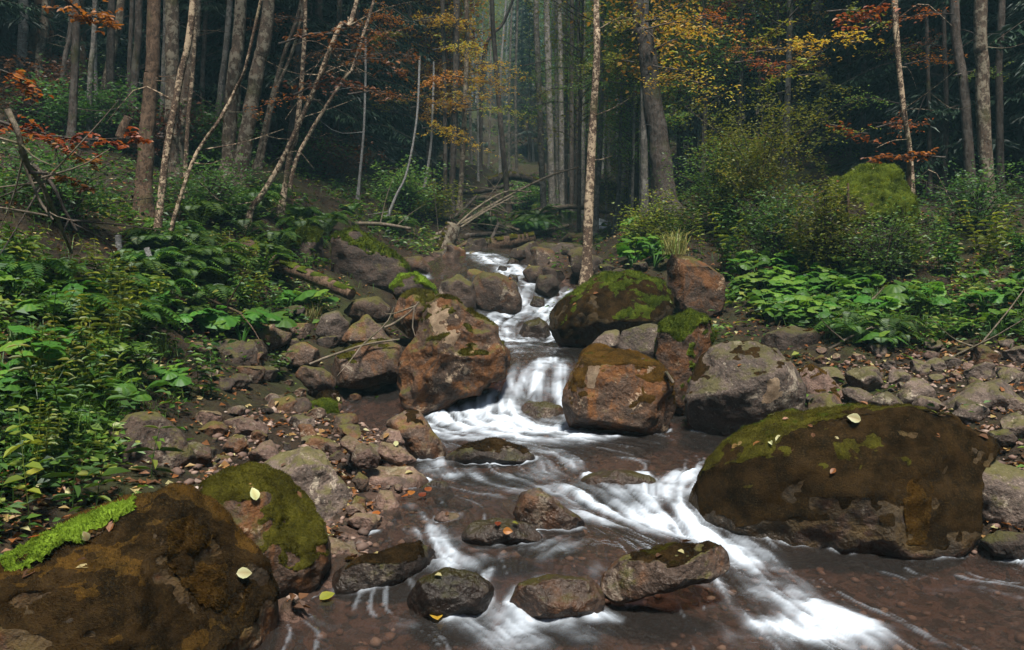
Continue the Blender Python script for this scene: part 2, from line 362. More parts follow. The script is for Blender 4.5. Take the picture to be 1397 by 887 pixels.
col = g.mix(g.attr('bed'), col, bedc)
nb = g.bump(g.math('ADD', c, g.math('MULTIPLY', b, 1.5)), 1., .04)
g.out(g.n('BsdfPrincipled', ins={'Base Color': col, 'Roughness': .9, 'Normal': nb, 'Specular IOR Level': .2}).outputs[0])
wz = waterZ(Xg, Yg); bedw = ss(.10, -.02, Zg-wz)*ss(2.0, .9, wdist(Xg, Yg))
ground_o = tag(obj('ground', mesh('ground', np.stack([Xg, Yg, Zg], -1).reshape(-1, 3), [gridfaces(nr, nc)], [gm], True, {'bed': bedw.ravel()})), kind='structure')

EXPOSURE = .98
EDGES = []
LITTER = Acc()     # fallen leaves, one object
def drop_leaves(V, N, n, up=.55, size=(.03, .06), tint=None, zmin=-9):
    ok = np.nonzero((N[:, 2] > up) & (V[:, 2] > zmin))[0]
    if not len(ok): return
    i = rng.choice(ok, n); p = V[i]+N[i]*.006; a = rng.uniform(0, 2*math.pi, n)
    D = unit(np.stack([np.cos(a), np.sin(a), rng.uniform(-.1, .3, n)], 1)); D = unit(D-N[i]*(D*N[i]).sum(1, keepdims=True)+N[i]*rng.uniform(0, .25, (n, 1)))
    L = rng.uniform(*size, n); leaves(LITTER, p, D, N[i], L, L*rng.uniform(.5, .8, n), rng.uniform(0, 1, n) if tint is None else np.clip(rng.normal(tint, .08, n), 0, 1), fold=.2)
ROCKS = {}
def tufts(V, N, T, n, h, jit=.6):
    """short moss fibres"""
    ar = np.linalg.norm(np.cross(V[T[:, 1]]-V[T[:, 0]], V[T[:, 2]]-V[T[:, 0]]), axis=1); i = rng.choice(len(T), n, p=ar/ar.sum())
    b = rng.dirichlet((1, 1, 1), n); p = (V[T[i]]*b[..., None]).sum(1); nn = unit((N[T[i]]*b[..., None]).sum(1))
    d = unit(nn+rng.normal(0, jit, (n, 3))*.6); s = unit(np.cross(d, rng.normal(0, 1, (n, 3)))); hh = h*rng.uniform(.5, 1.3, (n, 1))
    p = p-nn*.003; Vt = np.stack([p-s*hh*.16, p+s*hh*.16, p+d*hh], 1).reshape(-1, 3)
    return Vt, np.arange(3*n).reshape(-1, 3), np.repeat(rng.uniform(.3, .8, n), 3)
def rock(name, label, Y, poly, tone='brown', dr=.9, moss=(), box=.8, rough=1., cuts=7, seed=0, sub=5, wet=0., leaves_n=0, cat='boulder', cutset=None, sink=.06, group=None):
    poly = np.array(poly, float); c0 = .5*(poly.min(0)+poly.max(0))
    size = (poly.max(0)-poly.min(0)).mean()/2*Y/F; D = size*dr
    Yc = Y+.35*D; c = at(c0[0], c0[1], Yc); v = unit(c-np.array([0, 0, HC])); rt = unit(np.cross(v, [0, 0, 1.])); up = np.cross(rt, v)
    dist = np.linalg.norm(c-[0, 0, HC]); W = []
    for px, py in poly:
        d = ray(px, py); t = dist/(d@v); p = np.array([0, 0, HC])+d*t-c; W.append([p@rt, p@up])
    W = np.array(W); lo = W[:, 1] < 0; W[lo, 1] *= 1+sink*2
    th = np.linspace(-math.pi, math.pi, 361)[:-1]; Rr = np.zeros(360); A = W; B = np.roll(W, -1, 0)
    for k, t in enumerate(th):
        dx, dy = math.cos(t), math.sin(t); e = B-A; den = dx*e[:, 1]-dy*e[:, 0]; den = np.where(abs(den) < 1e-12, 1e-12, den)
        s_ = (A[:, 0]*e[:, 1]-A[:, 1]*e[:, 0])/den; u_ = (A[:, 0]*dy-A[:, 1]*dx)/den
        ok = (u_ >= -1e-6) & (u_ <= 1+1e-6) & (s_ > 0); Rr[k] = s_[ok].max() if ok.any() else size
    kr = np.exp(-(np.arange(-12, 13)/5.)**2); kr /= kr.sum(); Rr = np.convolve(np.concatenate([Rr[-12:], Rr, Rr[:12]]), kr, 'valid')
    Sv, T = ico(sub); rho = np.hypot(Sv[:, 0], Sv[:, 2]); tt = np.arctan2(Sv[:, 2], Sv[:, 0])
    rr = np.interp(tt, np.append(th, math.pi), np.append(Rr, Rr[0])); q = rho**box*rr
    L = np.stack([np.cos(tt)*q, -np.sign(Sv[:, 1])*abs(Sv[:, 1])**.85*D*-1, np.sin(tt)*q], 1)
    r2 = np.random.default_rng(seed+11)
    planes = list(cutset or [])
    for _ in range(cuts):
        n = r2.normal(0, 1, 3); n[1] = -abs(n[1])-.55; planes.append((*n, r2.uniform(.72, .93)))
    for nx, ny, nz, k in planes:
        n = unit(np.array([nx, ny, nz], float)); s_ = L@n; d_ = k*s_.max(); o = s_ > d_; L[o] -= (s_[o]-d_)[:, None]*n*.88
    V = c+L[:, :1]*rt+L[:, 1:2]*v+L[:, 2:]*up
    N = vnormals(V, T)
    if (N*(V-c)).sum() < 0: T = T[:, ::-1]; N = -N
    s = size
    V = V+N*(s*rough*(.075*fbm(V/s*1.3+seed, 3, seed)+.030*(1-2*abs(noise(V/s*2.7+seed*2.1, seed+5))) + .014*fbm(V/s*8, 3, seed+2)+.004*noise(V/s*34, seed+3)))[:, None]
    N = vnormals(V, T)
    org = np.array([c[0], c[1], V[:, 2].min()])
    wt = np.zeros(len(V))
    if wet: wt = ss(.05, -.05, V[:, 2]-waterZ(V[:, 0], V[:, 1])-wet+.06*fbm(V*6, 3, 4))
    ROCKS[name+str(seed)] = (V, N)
    if wet:
        e_ = np.abs(V[:, 2]-waterZ(V[:, 0], V[:, 1])) < .012; EDGES.append(V[e_][:, :2])
    fl = np.zeros(len(V))
    for ms in moss:
        if len(ms) == 4 and ms[1] < .05: fl = np.maximum(fl, ss(-.45, .05, N[:, 2]*.75+.42*fbm(V*3.2/max(s, .25)*.35+seed, 4, seed+8)+.22*fbm(V*14, 3, seed+9)-ms[1])*.9)
    me = mesh(name, V-org, [T], [RM[tone]], True, {'wet': wt, 'film': fl})
    if moss: root = thing(name, org, label, cat, group); obj('stone_body', me, root)
    else: root = tag(obj(name, me, None, org), label, cat, group)
    for mspec in moss:
        kind, thr, thick, fib, *reg = mspec    # thr: lower = more moss
        m = N[:, 2]*.75+.42*fbm(V*3.2/max(s, .25)*.35+seed, 4, seed+8)+.22*fbm(V*14, 3, seed+9)-thr-wt*.5
        if reg:
            px, py = proj(V); inside = inpoly(px, py, reg[0]) & ((N@v) < .25)
            m = np.where(inside, (.42 if kind == 'bright' else .22)+.55*fbm(V*10, 3, seed+4), -1.)
        hgt = ss(0, .30, m); off = thick*hgt*(.65+.5*fbm(V*22, 3, seed+6))-.004*(1-hgt)
        Vm = V+N*off[:, None]; Tm = T[(m[T] > -.02).all(1)]
        if len(Tm) < 8: continue
        A_ = Acc(); us_ = np.unique(Tm); rm = np.full(len(V), -1); rm[us_] = np.arange(len(us_))
        A_.add(Vm[us_]-org, rm[Tm], np.clip(.45+.3*fbm(V[us_]*18, 3, 2), .1, 1))
        Td = T[(m[T] > .05).all(1)]
        if fib and len(Td):
            Vt, Ft, tt_ = tufts(Vm, N, Td, fib[0], fib[1]); A_.add(Vt-org, Ft, tt_)
        obj('lichen' if kind == 'lichen' else 'moss', A_.build('moss', [MM[kind]], True), root)
    if leaves_n: drop_leaves(V, N, leaves_n)
    return root, V, N
# ---- boulders around the stream
rock('boulder', 'huge dark mossy boulder with a bright green moss strip on its shoulder', 3.3,
 [(-60,800),(0,772),(60,738),(120,708),(185,686),(235,672),(272,690),(310,735),(345,770),(370,812),(376,850),(362,900),(200,960),(-60,950),(-110,880)], 'rust', .8,
 [('umber', .04, .012, (15000, .012)), ('amber', .42, .015, (12000, .011)), ('amber', 0, .016, (7000, .012), [(255,700),(300,735),(345,800),(330,850),(270,830),(225,770),(225,715)]), ('bright', 0, .028, (9000, .014), [(0,800),(0,755),(60,735),(130,700),(190,680),(188,697),(140,722),(80,748)])], seed=1, sub=6, cuts=6, rough=1.4, leaves_n=9)
rock('boulder', 'rounded boulder with green and rusty moss cap beside the grey wedge-shaped rock', 4.1,
 [(262,690),(275,660),(310,643),(350,636),(385,648),(420,680),(440,720),(443,760),(425,795),(380,810),(320,805),(270,775),(256,725)], 'rust', .9,
 [('olive', .30, .014, (14000, .012))], seed=2, sub=6, cuts=3, leaves_n=3, wet=.05)
rock('boulder', 'smooth grey wedge-shaped boulder tapering to a point on the gravel bar', 4.95,
 [(355,650),(375,622),(425,604),(440,618),(470,660),(483,690),(478,712),(455,724),(425,712),(395,700),(365,680)], 'grey', .8, seed=3, sub=6, cuts=4, leaves_n=3,
 cutset=[(.55, -.9, .1, .55), (-.5, -.5, .75, .7)])
rock('boulder', 'tall rounded boulder with pale lichen patch and orange side left of the middle fall', 7.6,
 [(545,505),(558,470),(574,435),(598,410),(622,410),(650,428),(674,446),(686,480),(680,506),(646,530),(604,552),(575,557),(547,548)], 'rust', .9,
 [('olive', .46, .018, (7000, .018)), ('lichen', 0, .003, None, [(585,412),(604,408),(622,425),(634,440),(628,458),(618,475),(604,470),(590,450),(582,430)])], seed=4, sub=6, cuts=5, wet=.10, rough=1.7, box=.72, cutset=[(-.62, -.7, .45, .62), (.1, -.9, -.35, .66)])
rock('boulder', 'brown block with thin moss top beside the tall lichen-patched boulder', 8.2,
 [(445,500),(465,478),(500,467),(535,467),(552,480),(556,505),(540,522),(490,528),(452,522)], 'brown', .8, [('olive', .62, .012, (3000, .015))], seed=5, leaves_n=4)
rock('boulder', 'block-shaped rusty boulder with pale top edge right of the middle fall', 7.0,
 [(768,565),(777,520),(795,480),(820,467),(855,478),(900,498),(915,520),(918,555),(907,582),(862,593),(800,593),(774,582)], 'rust', .8, [('amber', .1, .010, (6000, .012)), ('olive', .66, .012, (1500, .014)), ('lichen', 0, .003, None, [(790,476),(815,470),(850,480),(912,512),(912,524),(850,500),(822,492),(812,530),(800,532),(800,500)])], box=.68, seed=6, sub=6, cuts=3, wet=.10, leaves_n=8,  # pale region: light on the top and left rim, painted in
 cutset=[(.05, -.45, .9, .70), (.15, -.95, .05, .70)])
rock('boulder', 'smooth egg-shaped grey boulder behind the block-shaped rusty one', 8.0, [(840,470),(850,452),(880,443),(906,448),(912,480),(890,500),(850,495)], 'grey', .9, seed=7, cuts=2)
rock('boulder', 'small pale stone wedged between the fall pool and egg-shaped boulder', 8.05, [(798,478),(825,452),(845,450),(848,475),(825,490),(803,490)], 'grey', .8, seed=8, sub=4)
rock('boulder', 'upright boulder fully capped with golden green moss over a rusty face', 7.55,
 [(895,460),(910,440),(945,422),(968,434),(975,460),(965,490),(955,530),(935,570),(905,540),(897,490)], 'rust', .9, [('green', .12, .022, (9000, .02))], seed=9, sub=6, cuts=3, cutset=[(.6, -.8, -.1, .6)])
rock('boulder', 'broad pinkish grey boulder with dark lichen and a pale scar', 6.95,
 [(932,560),(940,520),(958,485),(990,470),(1030,465),(1060,470),(1085,500),(1099,535),(1095,562),(1060,580),(1000,593),(950,590)], 'grey', .75, [('umber', .42, .004, (1500, .008)), ('lichen', 0, .003, None, [(1020,530),(1060,512),(1080,535),(1050,552),(1010,552)])], seed=10, sub=6, cuts=4, wet=.06, leaves_n=5, cutset=[(-.25, -.8, .6, .68), (.3, -.9, -.25, .74)])  # the pale scar is drawn in the lichen colour
rock('boulder', 'slanted pointed rock leaning beside the broad pinkish grey boulder', 7.3, [(1090,507),(1105,496),(1130,510),(1150,535),(1158,553),(1130,563),(1105,562),(1096,535)], 'pink', .8, [('amber', .45, .006, (1500, .012))], seed=11, cuts=3)
rock('boulder', 'massive dark brown boulder with mossy leaf-strewn top standing in the shallow pool', 4.95,
 [(932,692),(945,650),(973,615),(1010,583),(1060,565),(1120,557),(1200,552),(1280,558),(1335,578),(1372,606),(1350,650),(1325,700),(1312,740),(1240,759),(1140,757),(1040,748),(978,735),(942,714)], 'brown', .75,
 [('umber', -.30, .008, (24000, .010)), ('olive', .40, .016, (16000, .013)), ('green', .72, .020, (6000, .014)), ('amber', 0, .010, (3000, .012), [(1225,640),(1260,620),(1275,680),(1265,745),(1235,745)])], seed=12, sub=6, cuts=5, rough=1.05, wet=.06, leaves_n=60)
rock('boulder', 'clean angular grey rock at the end of the massive brown boulder', 4.85, [(1318,628),(1335,616),(1380,635),(1430,660),(1430,722),(1370,727),(1338,717),(1322,670)], 'grey', .7, seed=13, cuts=4)
rock('stone', 'small dark grey rock in the water below the clean angular grey rock', 4.65, [(1335,738),(1360,724),(1400,728),(1400,762),(1360,764)], 'dark', .8, seed=14, sub=4, cat='stone', wet=.08)
rock('boulder', 'flat-topped angular rock jutting over white water in the lower pool', 3.92,
 [(816,806),(825,780),(850,760),(900,746),(960,738),(990,744),(1003,768),(992,784),(940,796),(880,812),(840,822)], 'brown', .8, [('olive', .72, .007, (5000, .01)), ('umber', .3, .005, (5000, .009))], box=.7, seed=15, sub=6, cuts=3, wet=.15, leaves_n=5, cutset=[(-.1, -.5, .85, .66), (-.2, -.95, -.1, .70)])
rock('boulder', 'long flat dark mossy slab at the left edge of the lower pool', 4.2, [(436,797),(470,770),(530,750),(575,738),(598,754),(596,775),(560,790),(500,806),(450,810)], 'dark', .9, [('umber', .2, .006, (5000, .01))], seed=16, sub=6, cuts=4, wet=.08, leaves_n=3, cutset=[(0, -.5, .85, .7)])
rock('boulder', 'wet round rock beside the narrow trickle into the lower pool', 3.9, [(552,822),(572,792),(608,776),(650,784),(672,800),(660,832),(600,842),(562,838)], 'dark', .9, seed=17, sub=6, cuts=3, wet=.3, leaves_n=1)
rock('boulder', 'wet reddish rock under a film of water right of the narrow trickle', 3.88, [(690,828),(708,796),(750,784),(800,788),(826,815),(815,840),(750,846),(700,842)], 'brown', .9, seed=18, sub=6, cuts=2, wet=.45)
rock('boulder', 'dark hump-backed rock in midstream pointing at the white chute', 4.75, [(702,700),(711,672),(735,667),(765,690),(800,712),(792,724),(740,727),(708,722)], 'brown', .9, seed=19, sub=6, cuts=3, wet=.14)
rock('boulder', 'flat grey stone in midstream carrying red and orange fallen leaves', 4.5, [(628,736),(640,715),(680,705),(717,714),(745,735),(705,745),(648,745)], 'grey', .9, seed=20, sub=5, cuts=2, wet=.2, cutset=[(0, -.3, .95, .6)])
rock('boulder', 'dark pointed rock leaning into the foaming pool from the gravel bar', 6.2, [(526,577),(552,560),(575,560),(595,595),(607,614),(601,630),(572,630),(548,602),(530,592)], 'brown', .8, [('umber', .5, .005, (1500, .01))], seed=21, sub=5, cuts=3, wet=.08)
rock('boulder', 'low mossy hump breaking the surface of the second pool', 6.1, [(602,624),(640,607),(680,601),(715,611),(735,629),(690,635),(618,634)], 'dark', .9, [('umber', .3, .01, (2500, .014))], seed=22, cuts=2, wet=.05, leaves_n=4)
rock('boulder', 'pale flat-topped stone on the gravel bar with green algae side', 5.5, [(486,645),(505,632),(560,637),(586,655),(582,676),(550,682),(512,672),(490,660)], 'pink', .8, [('olive', .75, .004, None)], box=.7, seed=23, cuts=3, wet=.05, leaves_n=3, cutset=[(0, -.3, .95, .6)])
rock('stone', 'small moss-spotted stone beside the pale flat-topped one', 5.45, [(572,668),(590,655),(612,660),(620,678),(598,688),(575,684)], 'dark', .9, [('olive', .5, .006, (900, .012))], seed=24, sub=4, cat='stone', wet=.06)
rock('stone', 'small pale stone with a dark moss patch above the orange leaf pile', 5.1, [(508,690),(518,668),(535,670),(549,695),(540,708),(520,706)], 'pink', .8, [('olive', .78, .004, None)], seed=25, sub=4, cat='stone')
rock('stone', 'cream-topped elongated stone between the rusty moss boulder and dark slab', 4.4, [(438,752),(448,732),(478,744),(505,764),(475,778),(445,776)], 'pink', .8, seed=26, sub=5, cat='stone', leaves_n=3)
rock('boulder', 'dark reddish boulder half hidden under the big left bank leaves', 8.0, [(276,500),(285,475),(310,463),(345,466),(368,480),(366,505),(340,518),(295,516)], 'dark', .9, seed=27)
rock('boulder', 'brown rounded rock beside the dark reddish boulder', 8.2, [(384,492),(395,472),(415,467),(436,478),(438,496),(410,502)], 'brown', .9, seed=28, sub=4)
rock('boulder', 'red speckled stone with orange leaf in front of the thin moss-topped block', 7.6, [(400,512),(412,498),(440,502),(459,518),(455,532),(420,530)], 'brown', .9, seed=29, sub=4)
rock('boulder', 'grey rounded rock under the brightest butterbur clump', 8.9, [(430,455),(440,430),(462,424),(476,440),(476,466),(450,472)], 'grey', .9, seed=30, sub=4)
rock('boulder', 'peaked brown rock beside the grey one under the butterbur clump', 8.8, [(465,465),(480,445),(500,432),(522,445),(537,470),(505,476)], 'brown', .9, seed=31, sub=5)
rock('boulder', 'flat brown rock lying behind the peaked brown rock', 9.6, [(466,425),(485,408),(515,404),(532,418),(530,438),(490,442)], 'brown', .9, seed=32, sub=4)
rock('boulder', 'lichen-dotted boulder behind the tall lichen-patched boulder', 9.4, [(536,440),(545,405),(565,395),(590,400),(606,430),(600,455),(560,458)], 'rust', .9, [('olive', .5, .014, (1500, .02))], seed=33)
rock('boulder', 'boulder with a vivid green moss cap above the tall lichen-patched boulder', 10.4, [(532,395),(545,376),(570,374),(592,390),(604,412),(590,424),(550,415)], 'dark', .9, [('bright', .42, .02, (2500, .02)), ('green', .2, .015, (1500, .02))], seed=34)
rock('boulder', 'dark rounded boulder left of the upper fall', 11.6, [(592,412),(602,385),(625,375),(645,388),(650,420),(630,435),(605,430)], 'dark', .9, seed=35)
rock('boulder', 'big smooth brown boulder right beside the upper fall', 12.0, [(638,420),(642,385),(655,370),(680,372),(702,388),(712,408),(706,424),(675,433),(648,434)], 'brown', .9, seed=36, cuts=3, leaves_n=8)
rock('boulder', 'large mossy block with a black crevice on the left slope', 11.4, [(448,385),(452,325),(482,315),(522,338),(552,360),(560,380),(545,395),(490,395)], 'dark', .8, [('green', .25, .03, (4000, .035))], seed=37, leaves_n=40)
rock('boulder', 'mossy broken half of the block left of the black crevice', 11.3, [(385,372),(395,330),(415,312),(440,318),(441,360),(430,384),(400,386)], 'dark', .8, [('green', .05, .03, (4000, .035))], seed=38, leaves_n=30)
rock('boulder', 'moss ball shaped rock on the left bank below the pale stubs', 9.0, [(258,395),(264,370),(283,361),(302,372),(308,395),(285,405)], 'dark', .9, [('green', -.4, .02, (5000, .025))], seed=39, sub=4)
for k, (Y, pl, lb) in enumerate([(7.0, [(400,575),(410,552),(440,545),(465,552),(470,575),(440,585)], 'low green mossy rock by the dark backwater'), (7.4, [(425,552),(440,535),(462,535),(468,552),(445,558)], 'small mossy rock behind the low green mossy one'), (6.9, [(362,566),(370,545),(395,540),(414,552),(412,570),(385,575)], 'round brown rock next to the low green mossy one')]):
    rock('boulder', lb, Y, pl, 'brown', .9, [] if k == 2 else [('umber' if k else 'green', .2, .012, (1500, .016))], seed=40+k, sub=4, leaves_n=3)
rock('boulder', 'dark reddish overhanging boulder behind the lone pointed-leaf plant', 5.15, [(140,620),(152,580),(180,563),(215,568),(248,590),(264,620),(255,648),(200,655),(155,645)], 'dark', .9, seed=44, sub=6, cuts=5, leaves_n=2)
rock('boulder', 'large mossy boulder dotted with pale leaves right of the upper pool', 9.6, [(746,430),(775,405),(810,380),(855,369),(900,383),(918,415),(912,445),(870,455),(820,472),(788,474),(762,465)], 'dark', .9, [('green', .38, .022, (7000, .022)), ('umber', -.1, .008, (3000, .016))], seed=45, sub=6, cuts=4, wet=.06, leaves_n=26)
rock('boulder', 'upright angular red rock with dry grass on its top', 9.8, [(905,356),(922,344),(965,360),(988,380),(986,420),(966,434),(932,428),(912,402)], 'rust', .6, seed=46, sub=6, cuts=1, box=.6, rough=.7, cutset=[(.25, -.95, .1, .55), (-.85, -.6, 0, .6)])
rock('boulder', 'black wet rock splitting the foam of the upper pool', 10.8, [(704,461),(714,440),(735,431),(749,445),(752,466),(725,469)], 'dark', .9, seed=47, sub=4, wet=.25)
for k, (Y, pl, lb, tn) in enumerate([
 (16.5, [(716,350),(738,332),(790,334),(803,350),(775,367),(728,370)], 'pale flat slab lying above the upper fall', 'grey'),
 (14.6, [(753,374),(780,357),(812,364),(808,393),(770,397)], 'brown block under the pale flat slab by the birch', 'brown'),
 (13.0, [(712,372),(722,362),(738,364),(742,382),(724,388)], 'dark wet rock dividing the upper fall', 'dark'),
 (12.55, [(728,400),(735,376),(755,374),(765,395),(750,410)], 'dark rock between the two upper channels', 'dark'),
 (15.5, [(575,372),(580,344),(610,338),(630,358),(620,376)], 'dark rock under the leaning greenish stump', 'dark'),
 (13.6, [(535,372),(548,352),(575,350),(592,372),(570,384)], 'brown rock above the vivid green moss cap', 'brown'),
 (19., [(760,335),(775,318),(800,318),(815,335),(800,345)], 'rounded rock below the highest white water', 'brown'),
 (18., [(820,350),(835,325),(855,330),(862,352),(840,365)], 'dark rock right of the birch foot', 'dark'),
 (15., [(812,378),(822,356),(850,356),(862,372),(850,386)], 'brown rock behind the large mossy boulder', 'brown'),
 (17., [(630,345),(640,325),(662,326),(668,345),(650,352)], 'small dark rock upstream of the upper fall', 'dark'),
 (20., [(680,336),(690,318),(715,318),(722,334),(700,342)], 'low dark rock in the stream above the slab', 'dark'),
 (23., [(838,315),(845,298),(868,300),(872,318),(855,324)], 'mossy rock beside the highest white water', 'dark'),
 (14.5, [(694,350),(700,338),(716,340),(718,352),(705,358)], 'small wet rock at the lip of the upper fall', 'dark')]):
    rock('boulder', lb, Y, pl, tn, .9, [('green', .6, .02, None)] if k in (0, 4, 11, 8) else [], seed=50+k, sub=4, cuts=4, wet=.04 if k in (2, 3, 12) else 0, leaves_n=2)
rock('boulder', 'big round boulder with shaggy yellow green moss on the right slope', 10.7, [(1108,372),(1108,310),(1132,250),(1170,226),(1212,233),(1240,272),(1248,330),(1238,372),(1172,384)], 'dark', .9, [('green', -.22, .04, (12000, .026))], seed=65, sub=6, rough=1.5, leaves_n=30)
rock('boulder', 'dark mossy rock behind the broad pinkish grey boulder', 8.4, [(1030,478),(1045,455),(1080,446),(1112,450),(1122,475),(1090,495),(1050,492)], 'dark', .9, [('amber', .5, .008, (1500, .016))], seed=66)
for k, (Y, pl, lb, tn) in enumerate([
 (6.5, [(1270,575),(1290,550),(1330,525),(1370,522),(1400,540),(1400,562),(1340,570),(1300,580)], 'long sloping grey rock on the right gravel', 'grey'),
 (6.2, [(1294,570),(1310,553),(1340,551),(1352,562),(1335,576),(1305,578)], 'oval grey stone in front of the long sloping rock', 'grey'),
 (7.6, [(1165,530),(1185,516),(1220,514),(1232,528),(1200,538)], 'flat brown stone at the gravel edge', 'brown'),
 (7.1, [(1165,553),(1180,540),(1215,545),(1234,556),(1200,562)], 'flat pale stone nearest the massive boulder top', 'pink'),
 (6.9, [(1234,555),(1245,545),(1275,548),(1285,558),(1255,564)], 'pale rounded stone among gravel', 'pink'),
 (8.3, [(1128,512),(1140,498),(1175,494),(1186,506),(1160,516)], 'grey brown slab by the first grass of the right bank', 'grey'),
 (7.3, [(1258,546),(1268,532),(1285,535),(1294,548),(1275,554)], 'upright small stone behind the pale rounded stone', 'grey'),
 (7.8, [(1322,495),(1332,478),(1350,478),(1356,494),(1340,502)], 'mossy round stone among right bank leaves', 'brown'),
 (8.9, [(1205,455),(1220,435),(1245,432),(1256,452),(1230,462)], 'dark earthy lump between butterbur clumps', 'dark'),
 (5.6, [(1340,600),(1350,588),(1375,586),(1392,600),(1370,610)], 'dark stone beside the mossy end of massive boulder', 'dark')]):
    rock('stone', lb, Y, pl, tn, .9, [('olive', .1, .012, (1200, .014))] if k == 7 else [], seed=70+k, sub=5, cuts=3, leaves_n=2, cat='stone')
for k, (Y, pl, lb, tn) in enumerate([
 (5.6, [(463,604),(472,592),(496,606),(520,625),(505,634),(480,622)], 'long pinkish stone pointing at the foaming pool', 'pink'),
 (5.9, [(517,598),(530,585),(546,588),(552,604),(535,610)], 'round pale stone by the dark pointed rock', 'pink'),
 (5.7, [(515,625),(520,603),(545,610),(572,628),(550,636)], 'dusky pink stone beneath the dark pointed rock', 'pink'),
 (5.4, [(478,628),(486,608),(500,605),(518,622),(515,636),(490,638)], 'tilted pink stone on the gravel bar', 'pink'),
 (6.0, [(415,606),(425,594),(450,600),(470,612),(455,620),(430,616)], 'sharp brown stone above the wedge-shaped boulder', 'brown'),
 (6.2, [(318,592),(328,572),(350,569),(368,584),(362,598),(335,600)], 'round reddish stone with yellow leaf on the gravel bar', 'pink'),
 (5.8, [(302,612),(312,596),(332,594),(340,608),(325,620)], 'speckled round stone in the gravel bar', 'brown'),
 (5.6, [(286,634),(296,621),(318,622),(324,636),(305,642)], 'brown stone nearest the rusty moss boulder top', 'brown'),
 (6.4, [(262,600),(270,580),(290,575),(300,592),(285,604)], 'brown pebble-shaped stone beside the overhanging boulder', 'brown'),
 (5.0, [(480,655),(490,642),(502,652),(505,668),(492,672)], 'dark small stone behind the wedge-shaped boulder', 'brown'),
 (4.95,[(478,690),(486,676),(498,680),(502,694),(488,698)], 'reddish small stone touching the wedge-shaped boulder', 'brown'),
 (5.3, [(610,690),(620,680),(640,682),(646,692),(628,697)], 'wet pinkish stone in the shallows above the flat grey one', 'pink'),
 (4.9, [(590,708),(602,697),(625,700),(632,712),(610,720)], 'wet stone with red leaves beside it in the shallows', 'pink'),
 (4.75,[(472,712),(485,700),(510,702),(522,716),(500,726)], 'reddish flat stone under orange leaves at the waterline', 'pink')]):
    rock('stone', lb, Y, pl, tn, .9, seed=90+k, sub=5, cuts=3, cat='stone', wet=.03, leaves_n=1)

rock('boulder', 'rounded pinkish rock with water parting around it in the middle fall', 7.55, [(690,582),(702,564),(720,550),(745,546),(766,555),(774,570),(766,584),(730,590)], 'brown', .6, seed=130, cuts=5, wet=.4)
rock('boulder', 'low tan rock under glassy water at the head of the white chute', 5.6, [(770,668),(800,648),(850,640),(890,650),(900,668),(850,680),(790,682)], 'brown', .8, seed=132, cuts=3, wet=.3)
for k, (Y, pl) in enumerate([(12.9, [(690,385),(696,374),(706,376),(708,388),(698,392)]), (13.6, [(676,372),(682,362),(692,364),(692,374)]), (12.2, [(722,418),(728,404),(742,406),(744,420),(732,424)]), (14.2, [(690,360),(698,352),(708,356),(706,366)])]):
    rock('stone', ['black wet stone in the middle of the upper fall', 'black wet stone near the lip of the upper fall', 'black wet stone where the two upper channels meet', 'black wet stone at the top right of the upper fall'][k], Y, pl, 'dark', .9, seed=140+k, sub=4, cuts=3, wet=.3, cat='stone')
# ---- small stones: prototypes and copies
protos = []
for k in range(9):
    Sv, T = ico(4); r2 = np.random.default_rng(200+k); sc_ = np.array([1, r2.uniform(.65, .95), r2.uniform(.45, .75)])
    V = Sv*sc_
    for _ in range(10):
        n = unit(r2.normal(0, 1, 3)); s_ = V@n; d_ = r2.uniform(.52, .86)*s_.max(); o = s_ > d_; V[o] -= (s_[o]-d_)[:, None]*n*.9
    N = vnormals(V, T); V = V+N*(.10*fbm(V*1.4+k, 3, k)+.02*fbm(V*7, 2, k))[:, None]
    protos.append({t: mesh('stone', V, [T], [RM[t]], True, {'wet': np.full(len(V), .0)}) for t in RM})
    for t in RM: protos[-1][t+'_wet'] = mesh('stone', V, [T], [RM[t]], True, {'wet': np.full(len(V), .9)})
placed = []
def strew(poly, n, rmin, rmax, tones, label, group, power=2.2, wet=False, lo=.25):
    poly = np.array(poly, float); x0, y0 = poly.min(0); x1, y1 = poly.max(0); k = 0; tries = 0
    while k < n and tries < n*12:
        tries += 1; px, py = rng.uniform(x0, x1), rng.uniform(y0, y1)
        if not inpoly(np.array(px), np.array(py), poly): continue
        p = hit(px, py); r = rmin+(rmax-rmin)*rng.uniform()**power
        if any((p[0]-a)**2+(p[1]-b)**2 < ((r+c)*.75)**2 for a, b, c in placed): continue
        placed.append((p[0], p[1], r)); t = tones[rng.integers(len(tones))]+('_wet' if wet else '')
        o = obj('stone', protos[rng.integers(9)][t], None, p+[0, 0, r*lo], (rng.uniform(-.3, .3), rng.uniform(-.3, .3), rng.uniform(0, 6.3)), r)
        tag(o, label, 'stone', group); k += 1
strew([(255,640),(300,560),(380,545),(480,575),(520,640),(470,660),(360,640),(270,660)], 26, .025, .11, ['brown', 'brown', 'pink', 'dark', 'grey'], 'loose rounded stone lying in the dry left gravel bar', 'loose stones of the left gravel bar')
strew([(230,640),(300,560),(380,545),(480,575),(520,640),(420,640),(300,640)], 18, .09, .17, ['brown', 'brown', 'grey', 'pink'], 'larger rounded stone half sunk in the left gravel bar', 'larger stones of the left gravel bar', 1.2)
strew([(260,480),(380,440),(440,420),(400,520),(300,540)], 16, .09, .2, ['dark', 'brown'], 'dark stone between plants of the left bank', 'dark stones between left bank plants', 1.2)
strew([(1080,560),(1120,490),(1390,480),(1395,600),(1300,580)], 22, .10, .2, ['grey', 'brown', 'grey'], 'larger grey brown stone of the right gravel bank', 'larger stones of the right gravel bank', 1.2)
